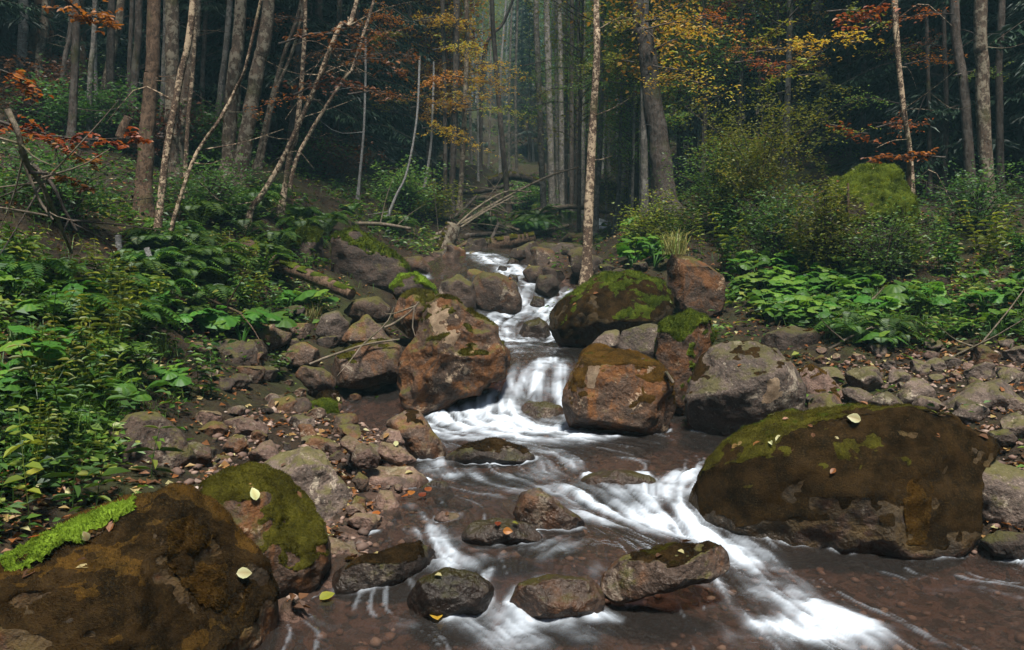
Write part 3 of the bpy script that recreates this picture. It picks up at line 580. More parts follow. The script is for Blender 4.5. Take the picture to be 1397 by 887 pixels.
strew([(430,740),(470,640),(560,640),(600,700),(560,740),(480,760)], 24, .02, .07, ['pink', 'pink', 'grey'], 'small pinkish stone at the left waterline', 'pinkish stones along the left waterline')
strew([(1060,560),(1120,480),(1390,470),(1395,600),(1300,575),(1180,560)], 46, .03, .12, ['grey', 'brown', 'pink', 'grey'], 'loose grey brown stone scattered on the right gravel bank', 'loose stones of the right gravel bank')
strew([(370,500),(470,440),(560,400),(600,480),(540,560),(380,560)], 28, .05, .17, ['brown', 'dark', 'dark'], 'dark brown stone piled between the left boulders', 'stones piled between the left boulders')
strew([(560,380),(640,330),(760,345),(830,350),(900,380),(760,400),(700,340),(640,400)], 30, .10, .40, ['dark', 'dark', 'brown'], 'rugged stone in the jumble along the upper stream', 'stones along the upper stream')
strew([(560,640),(880,620),(880,720),(780,770),(540,740)], 18, .04, .11, ['pink', 'brown'], 'wet reddish stone lying on the shallow stream bed', 'wet stones on the shallow stream bed', wet=True, lo=.1)
strew([(880,620),(960,585),(1050,600),(960,640)], 8, .03, .07, ['brown', 'pink'], 'wet pebble-sized stone by the massive boulder edge', 'wet stones by the massive boulder', wet=True)
strew([(660,500),(800,495),(790,570),(640,570)], 4, .10, .2, ['pink', 'brown'], 'smooth pinkish rock under the veil of the middle fall', 'rocks under the middle fall', wet=True, lo=.15)
strew([(690,440),(900,340),(1000,430),(920,470),(800,470)], 6, .06, .15, ['dark', 'brown'], 'dark stone beside the mossy boulder of the upper pool', 'stones beside the upper pool')
# ---- gravel: one mass of pebbles
Sv, T = ico(1); Ag = Acc(); n = 6500
XY = np.stack([rng.uniform(-4.5, 6., n*3), rng.uniform(2.8, 11, n*3)], 1); wdg = wdist(XY[:, 0], XY[:, 1]); gz_ = ground(XY[:, 0], XY[:, 1]); px, py = proj(np.stack([XY[:, 0], XY[:, 1], gz_], 1))
bar = inpoly(px, py, [(230,650),(300,560),(440,550),(540,600),(620,660),(600,760),(380,780)]) | inpoly(px, py, [(1050,580),(1120,490),(1400,480),(1420,760),(1340,740)]) | ((wdg < .5) & (rng.uniform(0, 1, n*3) < .35))
XY, gz_ = XY[bar][:n], gz_[bar][:n]; n = len(XY)
r = rng.uniform(.006, .02, n)*rng.choice([1, 1, 1.5, 2.2], n); sc_ = np.stack([r, r*rng.uniform(.6, 1, n), r*rng.uniform(.4, .8, n)], 1); a = rng.uniform(0, 6.3, n)
B = Sv[None]*(1+.25*rng.normal(0, 1, (n, len(Sv), 1)).clip(-1, 1))*sc_[:, None]; ca, sa = np.cos(a)[:, None], np.sin(a)[:, None]
B = np.stack([B[..., 0]*ca-B[..., 1]*sa, B[..., 0]*sa+B[..., 1]*ca, B[..., 2]], -1)+np.stack([XY[:, 0], XY[:, 1], gz_+r*.25], 1)[:, None]
pm, nt = mat('gravel'); g = G(nt)
g.out(g.n('BsdfPrincipled', ins={'Base Color': g.ramp(g.attr('tint'), [(0, (.05, .032, .025)), (.5, (.14, .085, .065)), (.8, (.22, .15, .12)), (1, (.32, .26, .22))]), 'Roughness': .75}).outputs[0])
Ag.add(B.reshape(-1, 3), (T[None]+np.arange(n)[:, None, None]*len(Sv)).reshape(-1, 3), np.repeat(rng.uniform(0, 1, n), len(Sv)))
tag(obj('gravel', Ag.build('gravel', [pm], True)), kind='stuff')
# ------------------------------------------------------------------ water sheet with foam carried along the current
S = [ # (pixel path downstream, half width m, foam)
 ([(650,345),(668,352),(690,362),(705,378),(712,395),(712,418)], .22, 1.), ([(738,372),(728,388),(718,402)], .07, .8), ([(716,362),(720,385)], .06, .8),
 ([(778,402),(750,408),(735,420),(705,432),(685,445),(695,466)], .22, 1.), ([(770,404),(745,425),(750,445),(762,466)], .14, .95), ([(700,425),(680,440),(690,464)], .30, .95),
 ([(700,466),(730,476),(750,485)], .25, .28), ([(690,470),(700,480)], .2, .35), ([(817,299),(818,308),(819,320)], .2, 1.), ([(812,303),(813,319)], .14, .9), ([(572,366),(582,380)], .08, .8),
 ([(755,492),(725,502),(700,530),(668,550),(625,575),(598,588)], .12, 1.), ([(700,520),(680,545),(640,565)], .13, .8), ([(765,500),(762,530),(772,560),(778,585)], .075, .9), ([(720,498),(700,520),(690,545),(672,570)], .13, .7), ([(735,495),(745,520),(742,545),(735,575)], .12, .45), ([(745,500),(735,515),(712,545),(700,575)], .05, .75), ([(785,520),(780,560)], .05, .6),
 ([(590,574),(640,576),(690,580),(740,582),(785,586)], .26, 1.05), ([(610,590),(690,596),(780,600)], .22, .85), ([(700,600),(745,612),(770,622),(755,645)], .16, .5), ([(620,600),(600,608)], .2, .4),
 ([(600,625),(592,640),(610,648)], .1, .5), ([(640,668),(680,672),(720,668)], .1, .4), ([(700,650),(760,655),(800,662)], .09, .55),
 ([(965,642),(930,652),(900,666),(878,684),(884,706),(905,720)], .12, .8), ([(970,648),(945,668),(930,690),(935,715)], .06, .75), ([(745,656),(790,672),(825,686),(865,702),(905,716)], .15, .9), ([(860,672),(845,690),(880,708)], .14, .8), ([(925,652),(905,672),(890,690)],.05,.5),
 ([(958,690),(952,712),(950,728)], .09, 1.05), ([(880,712),(930,724),(975,738),(1010,760),(1045,792),(1090,822),(1140,850)], .12, .95), ([(780,700),(840,716),(900,724)],.08,.7),
 ([(1000,752),(1020,790),(1050,830),(1070,868)], .17, .5), ([(1050,805),(1100,832),(1150,858)], .15, .85), ([(1030,850),(1090,862),(1140,868)], .12, .8), ([(1120,845),(1160,850),(1190,862)], .07, .6), ([(990,800),(1010,840),(1020,868)], .14, .55),
 ([(585,722),(600,742),(612,762),(640,770)], .08, .75), ([(667,778),(660,800),(652,822)], .026, 1.1), ([(630,826),(655,838),(690,852),(700,868)], .13, .75), ([(690,838),(760,846),(830,842)], .06, .85), ([(760,850),(800,866)],.08,.5),
 ([(820,775),(800,800),(815,830)], .05, .3), ([(420,845),(500,858),(560,850)], .05, .28), ([(790,600),(840,597)], .04, .5),
 ([(700,652),(740,665),(790,690)], .06, .55), ([(560,690),(590,712),(610,735)], .05, .45), ([(640,640),(660,655),(700,668)], .05, .45), ([(760,735),(720,748),(680,762)], .06, .38), ([(820,728),(780,745),(740,765)], .06, .34), ([(720,470),(760,475)], .1, .45),
 ([(1190,835),(1280,805),(1385,792)], .035, .28), ([(1200,782),(1300,792),(1390,815)], .03, .26), ([(850,625),(900,632),(940,640)], .05, .32), ([(560,768),(590,772),(620,785)], .05, .5), ([(640,752),(690,748),(760,752)], .04, .3), ([(480,590),(520,600),(560,615)],.06,.3)]
Yw = np.concatenate([np.linspace(-3, 2.2, 12), np.geomspace(2.3, 27, 760)]); pxs = np.linspace(-160, 1560, 560)
Yw, Uw = np.meshgrid(Yw, (pxs-CX)/F*1.004, indexing='ij'); Xw = Uw*(np.maximum(Yw, 0)+ (Yw < 2.25)*0+ .6)
Zw = waterZ(Xw, Yw)
sp, st_, sw, si, send = [], [], [], [], []
for path, w_, f_ in S:
    P = []
    for px, py in path:
        d = ray(px, py); yy = np.geomspace(2.4, 30, 1500); t = yy/d[1]; zz = waterZ(d[0]*t, yy)
        k = np.nonzero(HC+d[2]*t < zz)[0]; i = k[0] if len(k) else 1499; P.append([d[0]*t[i], yy[i]])
    L = np.linalg.norm(np.diff(P, axis=0), axis=1).sum(); Q = spline(np.array(P), max(6, int(L/.05)))
    sp.append(Q); st_.append(unit(np.gradient(Q, axis=0))); sw.append(np.full(len(Q), w_)); si.append(np.full(len(Q), f_))
sp, st_, sw, si = map(np.concatenate, (sp, st_, sw, si))
q = np.stack([Xw.ravel(), Yw.ravel()], 1); fm = np.zeros(len(q)); V2 = np.zeros((len(q), 2))
gy = np.gradient(Zw, axis=0)/np.gradient(Yw, axis=0); gx = np.gradient(Zw, axis=1)/np.gradient(Xw, axis=1)
base = np.stack([-gx.ravel()*.5, -np.abs(gy.ravel())*.5-.35], 1)
for i in range(0, len(q), 8000):
    d = np.sqrt(((q[i:i+8000, None]-sp[None])**2).sum(-1)); e = np.exp(-(d/(sw*1.25))**2)*si
    m1 = e.max(1); fm[i:i+8000] = np.minimum(1.05, m1+.12*np.minimum(e.sum(1)/12, 1)*m1); wgt = np.exp(-(d/(sw*2.2))**2)
    V2[i:i+8000] = wgt@st_*.25+base[i:i+8000]
V2 = unit(V2)
# silky streaks: noise averaged along the current
Yl = Yw[:, 0]; Ul = Uw[0]
def samp(A, X, Y):
    r = np.interp(Y, Yl, np.arange(len(Yl))); c = np.interp(X/(np.maximum(Y, 0)+.6), Ul, np.arange(len(Ul)))
    return A[np.clip(np.round(r).astype(int), 0, len(Yl)-1), np.clip(np.round(c).astype(int), 0, len(Ul)-1)]
P3b = np.stack([q[:, 0]*3.2, q[:, 1]*3.2, q[:, 0]*0], 1)
VX = V2[:, 0].reshape(Xw.shape); VY = V2[:, 1].reshape(Xw.shape)
def lic(freq, step, n, seed):
    acc = np.zeros(len(q)); tot = 0
    for sgn in (1, -1):
        p = q.copy()
        for k in range(n):
            w = 1-k/n; acc += w*noise(np.stack([p[:, 0]*freq, p[:, 1]*freq, np.full(len(p), seed*1.3)], 1), seed); tot += w
            v = np.stack([samp(VX, p[:, 0], p[:, 1]), samp(VY, p[:, 0], p[:, 1])], 1); p = p+v*step*sgn
    acc /= tot; return acc/acc.std()
brk = .80+.42*fbm(P3b, 4, 15)
l1 = lic(46, .020, 14, 1); l2 = lic(20, .045, 16, 2); l3 = lic(85, .012, 10, 3)
P3 = np.stack([q[:, 0], q[:, 1], q[:, 0]*0], 1); turb = fbm(P3*7, 4, 5)
near = np.clip(1.3-q[:, 1]*.05, .25, 1)
fm = fm*np.clip(brk, .3, 1.15)
EDGE = np.concatenate(EDGES); EDGE = EDGE[::max(1, len(EDGE)//9000)]
ed = np.zeros(len(q)); ez = Yw.ravel() < 14
qi = np.nonzero(ez)[0]
cell = .08; grid = {}
for a_, b_ in EDGE: grid.setdefault((int(a_//cell), int(b_//cell)), []).append((a_, b_))
ci = np.floor(q/cell).astype(int)
for k_ in qi:
    a_, b_ = ci[k_]; best = 1.
    for da in (-1, 0, 1):
        for db in (-1, 0, 1):
            for (x_, y_) in grid.get((a_+da, b_+db), ()):
                t_ = (x_-q[k_, 0])**2+(y_-q[k_, 1])**2
                if t_ < best: best = t_
    ed[k_] = best
ed = np.where(ez & (ed > 0), np.exp(-ed/.03**2), 0)
fm = np.maximum(fm, ed*np.clip(.36+.5*fbm(P3b*1.6, 3, 27), 0, .75))
foam = fm*(1+.20*l2+.09*l1*near+.05*l3*near)+.05*(l1*near+1.6*l2)*fm**.5+.24*fm*fbm(P3*13, 4, 21)+.22*fm*fbm(P3*4.5, 3, 23)+.04*turb*fm
foam = np.clip((foam-.10)/1.05, 0, 1)**1.5*.93*np.clip(fm*2.2, 0, 1)
foam = np.clip(foam+ss(1.75, 3.0, l1+.5*l2)*.16*(q[:, 1] < 8), 0, 1)
Zd = Zw.ravel()+.0030*l2+.0020*l1+.006*fbm(P3*2.6, 3, 12)+fm*(.0030*l2*near+.0012*l1*near+.022*fbm(P3*8, 4, 8))
gz = ground(Xw, Yw).ravel(); wd = wdist(Xw, Yw).ravel()
keep = (gz < Zd+.05) & (wd < .75+q[:, 1]*.02)
Fq = gridfaces(*Xw.shape); Fq = Fq[keep[Fq].any(1)]
used = np.unique(Fq); rem = np.full(len(q), -1); rem[used] = np.arange(len(used))
wm, nt = mat('stream_water'); g = G(nt); f = g.attr('foam'); lc = g.attr('streak'); geo = g.n('NewGeometry')
bn = g.bump(g.math('ADD', g.math('MULTIPLY', lc, .12), g.noise(geo.outputs['Position'], 26., 3, .5)), .3, .02)
fr = g.n('Fresnel', ins={'IOR': 1.34, 'Normal': bn}).outputs[0]
tr = g.n('BsdfTransparent', ins={'Color': (.66, .56, .50, 1)}); bw = g.bump(lc, .16, .02)
gl = g.n('BsdfGlossy', ins={'Color': (1, 1, 1, 1), 'Roughness': .11, 'Normal': bw})
mk = g.n('BsdfDiffuse', ins={'Color': (.062, .054, .05, 1)})
under = g.n('MixShader', ins={0: .22, 1: tr.outputs[0], 2: mk.outputs[0]})
w = g.n('MixShader', ins={0: fr, 1: under.outputs[0], 2: gl.outputs[0]})
fd = g.n('BsdfDiffuse', ins={'Color': (.66, .75, .87, 1), 'Normal': bn}); ft = g.n('BsdfTranslucent', ins={'Color': (.80, .86, .93, 1)})
fo = g.n('MixShader', ins={0: .3, 1: fd.outputs[0], 2: ft.outputs[0]})
g.out(g.n('MixShader', ins={0: f, 1: w.outputs[0], 2: fo.outputs[0]}).outputs[0])
water_o = tag(obj('water', mesh('water', np.stack([q[:, 0], q[:, 1], Zd], 1)[used], [rem[Fq]], [wm], True, {'foam': foam[used], 'streak': l1[used]})), kind='structure')
# ------------------------------------------------------------------ plants
ZL = [(-120,780),(0,700),(140,640),(250,570),(280,520),(300,470),(430,440),(470,400),(560,392),(600,340),(560,262),(400,240),(150,262),(-120,230)]
ZR = [(850,345),(905,345),(985,420),(1060,450),(1130,492),(1250,478),(1420,492),(1420,250),(1000,262),(870,290)]
def fan(n, y0, y1, u=.85):
    Y = np.exp(rng.uniform(math.log(y0), math.log(y1), n)); X = rng.uniform(-u, u, n)*Y; z = ground(X, Y)
    P = np.stack([X, Y, z], 1); px, py = proj(P); return P, px, py
def big_leaf(acc, base, tip_dir, nrm, r, tint, m=0):
    """round kidney leaf with folded veins"""
    k = 26; th = np.linspace(-math.pi*.93, math.pi*.93, k); e = unit(tip_dir); n_ = unit(nrm-e*(nrm@e)); s_ = np.cross(n_, e)
    rr = r*(.92+.10*np.cos(th)+.05*np.cos(9*th)+.03*rng.normal(0, 1, k)); V = [base]
    wav = rng.uniform(0, 6.3); dome = rng.uniform(.10, .42)
    for fr in (.35, .7, 1.):
        q = rr*fr*(1 if fr < 1 else 1)
        zz = r*(.055*np.cos(8*th)*fr - dome*fr*fr+.05*np.sin(2*th+wav)*fr)
        V += list(base+np.cos(th)[:, None]*q[:, None]*e+np.sin(th)[:, None]*q[:, None]*s_+zz[:, None]*n_)
    V = np.array(V); j = np.arange(k-1); T = np.stack([j*0, 1+j, 2+j], 1); Q = np.concatenate([np.stack([1+a*k+j, 1+(a+1)*k+j, 2+(a+1)*k+j, 2+a*k+j], 1) for a in (0, 1)])
    tn = np.concatenate([[tint-.12], np.clip(tint+.10*np.cos(8*th), 0, 1), np.clip(tint+.13*np.cos(8*th), 0, 1), np.clip(tint+.05*np.cos(8*th), 0, 1)]); tn = np.clip(tn, 0, 1)
    acc.add(V, T, tn, m); acc.add(V, Q, tn, m)
def butterbur(seed, n, rmin, rmax, h):
    global rng; keep = rng; rng = np.random.default_rng(seed); A = Acc()
    for i in range(n):
        a = i*2.4+rng.uniform(-.4, .4); out = rng.uniform(.3, 1.)*h*.8; hh = h*rng.uniform(.6, 1.1); d = np.array([math.cos(a), math.sin(a), 0])
        b = d*out+np.array([0, 0, hh]); tube(A, spline([[0, 0, -.03], d*out*.35+[0, 0, hh*.55], b], 7), np.linspace(.008, .005, 7), 5, .35)
        big_leaf(A, b, d+np.array([0, 0, rng.uniform(-.35, .15)]), np.array([0, 0, 1.])+d*rng.uniform(-.2, .75)+rng.normal(0, .28, 3), rng.uniform(rmin, rmax), rng.uniform(.25, .8))
    rng = keep; return A.build('butterbur_plant', [LM['butterbur']], True)
def leafy_stem(seed, h, L, mat_, n=9, stems=3, wid=.42):
    r = np.random.default_rng(seed); A = Acc()
    for s in range(stems):
        ln = r.normal(0, .16, 2)*h; o = r.normal(0, .03, 3)*[1, 1, 0]; P = spline([o, o+[ln[0]*.3, ln[1]*.3, h*.5], o+[ln[0], ln[1], h*r.uniform(.8, 1.05)]], 12); tube(A, P, np.linspace(.004, .002, 12), 4, .25)
        for i in range(n):
            t = .2+.8*i/(n-1); p = P[min(11, int(t*11))]; a = i*1.57+s; l = L*(1.15-.55*abs(t-.55)*1.6)*r.uniform(.8, 1.1)
            for g_ in (0, math.pi):
                d = np.array([math.cos(a+g_), math.sin(a+g_), r.uniform(-.1, .45)]); leaves(A, p[None], d[None], np.array([[0, 0, 1.]])+r.normal(0, .2, (1, 3)), l, l*wid, np.clip(r.normal(.5, .22), 0, 1), droop=.25)
    return A.build('leafy_plant', [LM[mat_]], False)
def fern(seed, n=9, L=.5):
    r = np.random.default_rng(seed); A = Acc()
    for i in range(n):
        a = i*6.28/n+r.uniform(-.25, .25); d = np.array([math.cos(a), math.sin(a), 0]); l = L*r.uniform(.75, 1.1)
        P = spline([[0, 0, 0], d*l*.45+[0, 0, l*.5], d*l+[0, 0, l*r.uniform(.15, .45)]], 20); tube(A, P, np.linspace(.004, .0015, 20), 4, .2)
        T = unit(np.gradient(P, axis=0)); s = unit(np.cross(T, [0, 0, 1.])); w = l*.26*np.sin(np.linspace(.25, 3.0, 20))
        for g_ in (1, -1):
            leaves(A, P[2:], s[2:]*g_+T[2:]*.45, np.cross(s[2:], T[2:])*1., w[2:], w[2:]*.34, np.clip(r.normal(.5, .15, 18), 0, 1), droop=.12)
    return A.build('fern', [LM['herb']], False)
def blades(A, P, h, lean, wd, tint):
    n = len(P); a = rng.uniform(0, 6.3, n); d = np.stack([np.cos(a), np.sin(a), a*0], 1); s = np.stack([-d[:, 1], d[:, 0], a*0], 1); h = h[:, None]; ln = lean[:, None]; w_ = wd[:, None]; z = np.array([0, 0, 1.])
    V = np.stack([P-s*w_, P+s*w_, P+d*h*ln*.35+z*h*.6+s*w_*.8, P+d*h*ln*.35+z*h*.6-s*w_*.8, P+d*h*ln+z*h*(1-.35*ln)], 1)
    k = np.arange(n)[:, None]*5; A.add(V.reshape(-1, 3), k+np.array([0, 1, 2, 3]), np.repeat(tint, 5)); A.F[-1] = A.F[-1]
    A.add(V[:, 2:].reshape(-1, 3), np.arange(n)[:, None]*3+np.array([1, 0, 2]), np.repeat(tint, 3))
def grass_tuft(seed, n, h, tint=.5):
    global rng; keep = rng; rng = np.random.default_rng(seed); A = Acc(); P = rng.normal(0, .05, (n, 3))*[1, 1, 0]
    blades(A, P, rng.uniform(.5, 1.1, n)*h, rng.uniform(.2, 1.1, n), np.full(n, .003), np.clip(rng.normal(tint, .15, n), 0, 1)); rng = keep
    return A.build('grass_tuft', [LM['grass']], False)
PB = [butterbur(300+k, [6, 5, 7, 4][k], .10, .19, [.34, .28, .42, .22][k]) for k in range(4)]
PBs = [butterbur(320+k, 8, .045, .095, .20) for k in range(4)]
PS = [leafy_stem(340+k, [.45, .6, .35, .5][k], [.075, .10, .07, .065][k], ['herb', 'lime', 'herb', 'lime'][k], 10, [3, 2, 4, 3][k], [.42, .35, .5, .45][k]) for k in range(4)]
PF = [fern(360+k, 8+k, .45) for k in range(2)]
PG = [grass_tuft(370+k, 70, .28, [.45, .6][k]) for k in range(2)]; PGd = grass_tuft(375, 160, .30, .95)
def put(name, meshes, px, py, s, label, cat, group=None, dz=0, p=None, rz=None):
    p = hit(px, py) if p is None else np.array(p)
    o = obj(name, meshes[rng.integers(len(meshes))], None, p+[0, 0, dz], (rng.uniform(-.12, .12), rng.uniform(-.12, .12), rng.uniform(0, 6.3) if rz is None else rz), s)
    return tag(o, label, cat, group)
def strew_plants(name, meshes, poly, n, smin, smax, label, cat, group):
    poly = np.array(poly, float); x0, y0 = poly.min(0); x1, y1 = poly.max(0); k = 0
    while k < n:
        px, py = rng.uniform(x0, x1), rng.uniform(y0, y1)
        if inpoly(np.array(px), np.array(py), poly): put(name, meshes, px, py, rng.uniform(smin, smax), label, cat, group); k += 1
# named plants
for px, py, s, lb in [(330,470,1.15,'large butterbur clump with drooping folded leaf over the dark reddish boulder'), (372,462,.9,'dark green butterbur standing beside the folded leaf clump'), (432,432,1.25,'brightest butterbur clump above the grey rounded rock'), (395,425,.65,'butterbur with yellowing leaves beside the brightest clump'),
   (98,592,.62,'butterbur with one broad flat dark leaf near the yellowing stem'), (185,560,.62,'butterbur clump above the dark overhanging boulder'), (235,535,.6,'butterbur beside the red earth patch on the left bank'), (60,560,.55,'low butterbur under the nettles at the photo edge'),
   (1232,425,.8,'largest bright green butterbur below the shaggy moss boulder'), (1195,478,.75,'butterbur of one folded leaf at the gravel edge of the right bank'), (1305,430,.7,'bright butterbur leaf pair right of the largest butterbur'), (1120,425,.6,'pale butterbur clump at the edge of the brown litter'), (1060,440,.6,'butterbur nearest the dark mossy rock behind the pinkish boulder')]:
    put('butterbur_plant', PB, px, py, s, lb, 'plant')
strew_plants('butterbur_plant', PBs, [(985,365),(1180,365),(1190,410),(1150,470),(1080,455),(1000,428)], 85, .6, 1.15, 'bright green butterbur in the carpet behind the upright red rock', 'plant', 'butterbur carpet of the right bank')
strew_plants('butterbur_plant', PBs, [(1150,380),(1400,360),(1400,460),(1250,475),(1150,440)], 24, .6, 1.1, 'scattered butterbur growing through brown leaf litter', 'plant', 'scattered butterbur in the right bank litter')
strew_plants('butterbur_plant', PBs, [(850,320),(905,310),(900,370),(855,370)], 16, .9, 1.5, 'bright butterbur on the shoulder above the large mossy boulder', 'plant', 'butterbur above the large mossy boulder')
strew_plants('butterbur_plant', PBs, [(20,380),(250,380),(320,440),(250,540),(20,600)], 34, .6, 1.2, 'small round-leaved butterbur among nettles on the left bank', 'plant', 'small butterbur of the left bank')
put('leafy_plant', [leafy_stem(401, .36, .17, 'herb', 5, 1, .28)], 213, 655, .8, 'lone plant with long pointed leaves before the dark overhanging boulder', 'plant')
put('leafy_plant', [leafy_stem(402, .34, .16, 'herb', 5, 2, .34)], 122, 690, .85, 'plant with a rosette of pointed leaves above the bright moss strip', 'plant')
put('leafy_plant', [leafy_stem(403, .8, .13, 'lime', 8, 1, .5)], 45, 720, .8, 'drooping yellowed stem at the photo edge', 'plant')
put('leafy_plant', [leafy_stem(404, .42, .12, 'herb', 7, 2, .34)], 140, 590, 1., 'pale drooping leafy stem beside the broad flat leaf', 'plant')
put('leafy_plant', [leafy_stem(405, .3, .1, 'herb', 6, 3, .5)], 380, 522, .9, 'small green sprig between the dark reddish and the brown rounded boulders', 'plant')
put('leafy_plant', [leafy_stem(406, .34, .1, 'herb', 6, 4, .4)], 280, 545, 1., 'leafy clump at the top of the dry gravel bar', 'plant')
strew_plants('leafy_plant', PS, [(20,360),(260,370),(300,450),(240,550),(150,600),(17,690)], 36, .7, 1.15, 'nettle-like leafy stem in the dense left bank growth', 'plant', 'leafy stems of the left bank')
strew_plants('leafy_plant', PS, [(260,340),(330,330),(440,400),(300,450)], 14, .6, 1., 'leafy stem on the slope around the moss ball rock', 'plant', 'leafy stems around the moss ball rock')
strew_plants('leafy_plant', PS, [(860,290),(960,290),(1150,350),(1400,330),(1400,390),(1000,375),(870,340)], 50, .7, 1.4, 'leafy stem at the dark edge of the right bank woods', 'plant', 'leafy stems of the right woods edge')
strew_plants('fern', PF, [(20,330),(300,320),(330,400),(200,480),(20,480)], 22, .6, 1., 'fern arching from the left bank slope', 'fern', 'ferns of the left bank')
strew_plants('fern', PF, [(250,290),(330,270),(560,280),(560,330),(440,330),(340,400),(250,380)], 30, .7, 1.2, 'fern in the shade under the left trunks', 'fern', 'ferns under the left trunks')
strew_plants('fern', PF, [(1140,440),(1200,440),(1260,480),(1140,490)], 9, .5, .9, 'small fern beside the folded butterbur leaf', 'fern', 'ferns of the right gravel edge')
strew_plants('fern', PF, [(650,300),(785,292),(785,320),(660,330)], 12, 1., 1.6, 'distant fern beside the upper stream', 'fern', 'ferns along the upper stream')
strew_plants('grass_tuft', PG, [(1000,430),(1140,470),(1400,480),(1400,400),(1150,400)], 30, .6, 1., 'thin grass tuft in the litter of the right bank', 'grass', 'grass tufts of the right bank')
strew_plants('grass_tuft', PG, [(20,480),(230,480),(150,620),(20,680)], 24, .7, 1.1, 'grass tuft between the left bank nettles', 'grass', 'grass tufts of the left bank')
Vr, Nr = ROCKS['boulder46']; k = Vr[:, 2].argmax()
tag(obj('grass_tuft', PGd, None, Vr[k]-[0, 0, .02], None, 1.25), 'straw coloured grass tuft on top of the upright angular red rock', 'grass')
put('grass_tuft', [PGd], 425, 440, .9, 'dry straw grass hanging beside the grey rounded rock', 'grass')

# ---- uncounted ground cover
P, px, py = fan(110000, 3.2, 60)
den = np.where(inpoly(px, py, ZL), 1., np.where(inpoly(px, py, ZR), .8, np.where(P[:, 1] > 17, .6, .12))); wdp = wdist(P[:, 0], P[:, 1])
clump = ss(-.25, .35, fbm(P*1.1, 4, 31)); ok = (rng.uniform(0, 1, len(P)) < den*(.06+.62*clump)) & (wdp > .5) & ~inpoly(px, py, [(230,660),(290,540),(440,540),(600,600),(600,760),(380,790)])
ok &= ~(inpoly(px, py, [(1100,500),(1420,470),(1420,640),(1150,600)]) & (rng.uniform(0, 1, len(P)) < .8))
Pg = P[ok]; Au = Acc(); n = len(Pg); pxg = px[ok]
for rep in range(4):
    h = rng.uniform(0, 1, n)**1.6*.16; a = rng.uniform(0, 6.3, n); q_ = Pg+np.stack([rng.normal(0, .05, n), rng.normal(0, .05, n), h+.01], 1)
    D = np.stack([np.cos(a), np.sin(a), rng.uniform(-.3, .5, n)], 1); Nn = np.array([0, 0, 1.])+rng.normal(0, .35, (n, 3)); L = rng.uniform(.025, .075, n)*(1+Pg[:, 1]*.05)
    leaves(Au, q_, D, Nn, L, L*rng.uniform(.35, .65, n), np.clip(rng.normal(.58, .22, n)+.3*noise(Pg*2.2, 4), 0, 1), hexa=False)
tag(obj('undergrowth', Au.build('undergrowth', [LM['herb']])), kind='stuff')
P, px, py = fan(26000, 3.2, 18); z_ = inpoly(px, py, ZL) | inpoly(px, py, ZR); ok = z_ & (wdist(P[:, 0], P[:, 1]) > .5) & (ss(-.2, .4, fbm(P*1.3+9, 3, 33)) > rng.uniform(0, 1, len(P)))
Pg = P[ok]; Ab = Acc(); n = len(Pg)
blades(Ab, Pg, rng.uniform(.06, .22, n), rng.uniform(.3, 1.2, n), rng.uniform(.0015, .0035, n), np.clip(rng.normal(.45, .2, n), 0, 1))
tag(obj('grass', Ab.build('grass', [LM['grass']])), kind='stuff')
# fallen leaves over the ground
P, px, py = fan(80000, 3., 30); wdp = wdist(P[:, 0], P[:, 1]); onw = P[:, 2] < waterZ(P[:, 0], P[:, 1])+.03
dl = np.where(inpoly(px, py, [(1000,400),(1100,380),(1420,300),(1420,560),(1130,560)]), 1.6, np.where(inpoly(px, py, [(230,650),(300,530),(460,540),(600,600),(560,720),(400,700)]), .55, .6))
ok = ~(onw & (wdp < 1.2)) & (rng.uniform(0, 1, len(P)) < dl*(.35+.65*ss(-.3, .3, fbm(P*1.7, 3, 41))))
Pl = P[ok]; n = len(Pl); a = rng.uniform(0, 6.3, n); D = np.stack([np.cos(a), np.sin(a), rng.normal(0, .25, n)], 1); L = rng.uniform(.03, .075, n)
leaves(LITTER, Pl+[0, 0, .012], D, np.array([0, 0, 1.])+rng.normal(0, .35, (n, 3)), L, L*rng.uniform(.45, .85, n), np.clip(rng.beta(1.4, 1.6, n), 0, 1), fold=.22, hexa=False)
tag(obj('fallen_leaves', LITTER.build('fallen_leaves', [LM['litter']])), kind='stuff')
# a few leaves that catch the eye
def nice_leaf(A, L, W, D, Nn, tint):
    t = np.linspace(0, 1, 9); w = np.sin(np.pi*t**.8)**.9*W*.5*(1+.07*(np.arange(9) % 2)); D = unit(np.array(D, float)); S_ = unit(np.cross(D, Nn)); U_ = np.cross(S_, D); c = rng.uniform(-.3, .5)
    mid = D*(t*L)[:, None]+U_*(c*L*(t*(1-t)))[:, None]; up = U_*(w*rng.uniform(.04, .25))[:, None]
    V = np.concatenate([mid, mid-S_*w[:, None]+up, mid+S_*w[:, None]+up]); j = np.arange(8)
    A.add(V, np.concatenate([np.stack([j, j+1, 10+j, 9+j], 1), np.stack([j+1, j, 18+j, 19+j], 1)]), np.concatenate([np.full(9, max(tint-.15, 0)), np.full(18, tint)]))
def one_leaf(px, py, Y, L, mat_, tint, label, group=None, z=None, lobes=False):
    A = Acc(); a = rng.uniform(0, 6.3); nice_leaf(A, L, L*.72, [math.cos(a), math.sin(a), .15], [0, -.35, 1.], tint)
    p = atz(px, py, z) if z is not None else at(px, py, Y)
    tag(obj('fallen_leaf', A.build('fallen_leaf', [LM[mat_]]), None, p), label, 'leaf', group)
def on_rock(key, px, py):
    V, N = ROCKS[key]; a, b = proj(V); f = (N*(np.array([0, 0, HC])-V)).sum(1) > 0; d = np.where(f, np.hypot(a-px, b-py), 1e9); i = d.argmin(); return V[i]+N[i]*.022
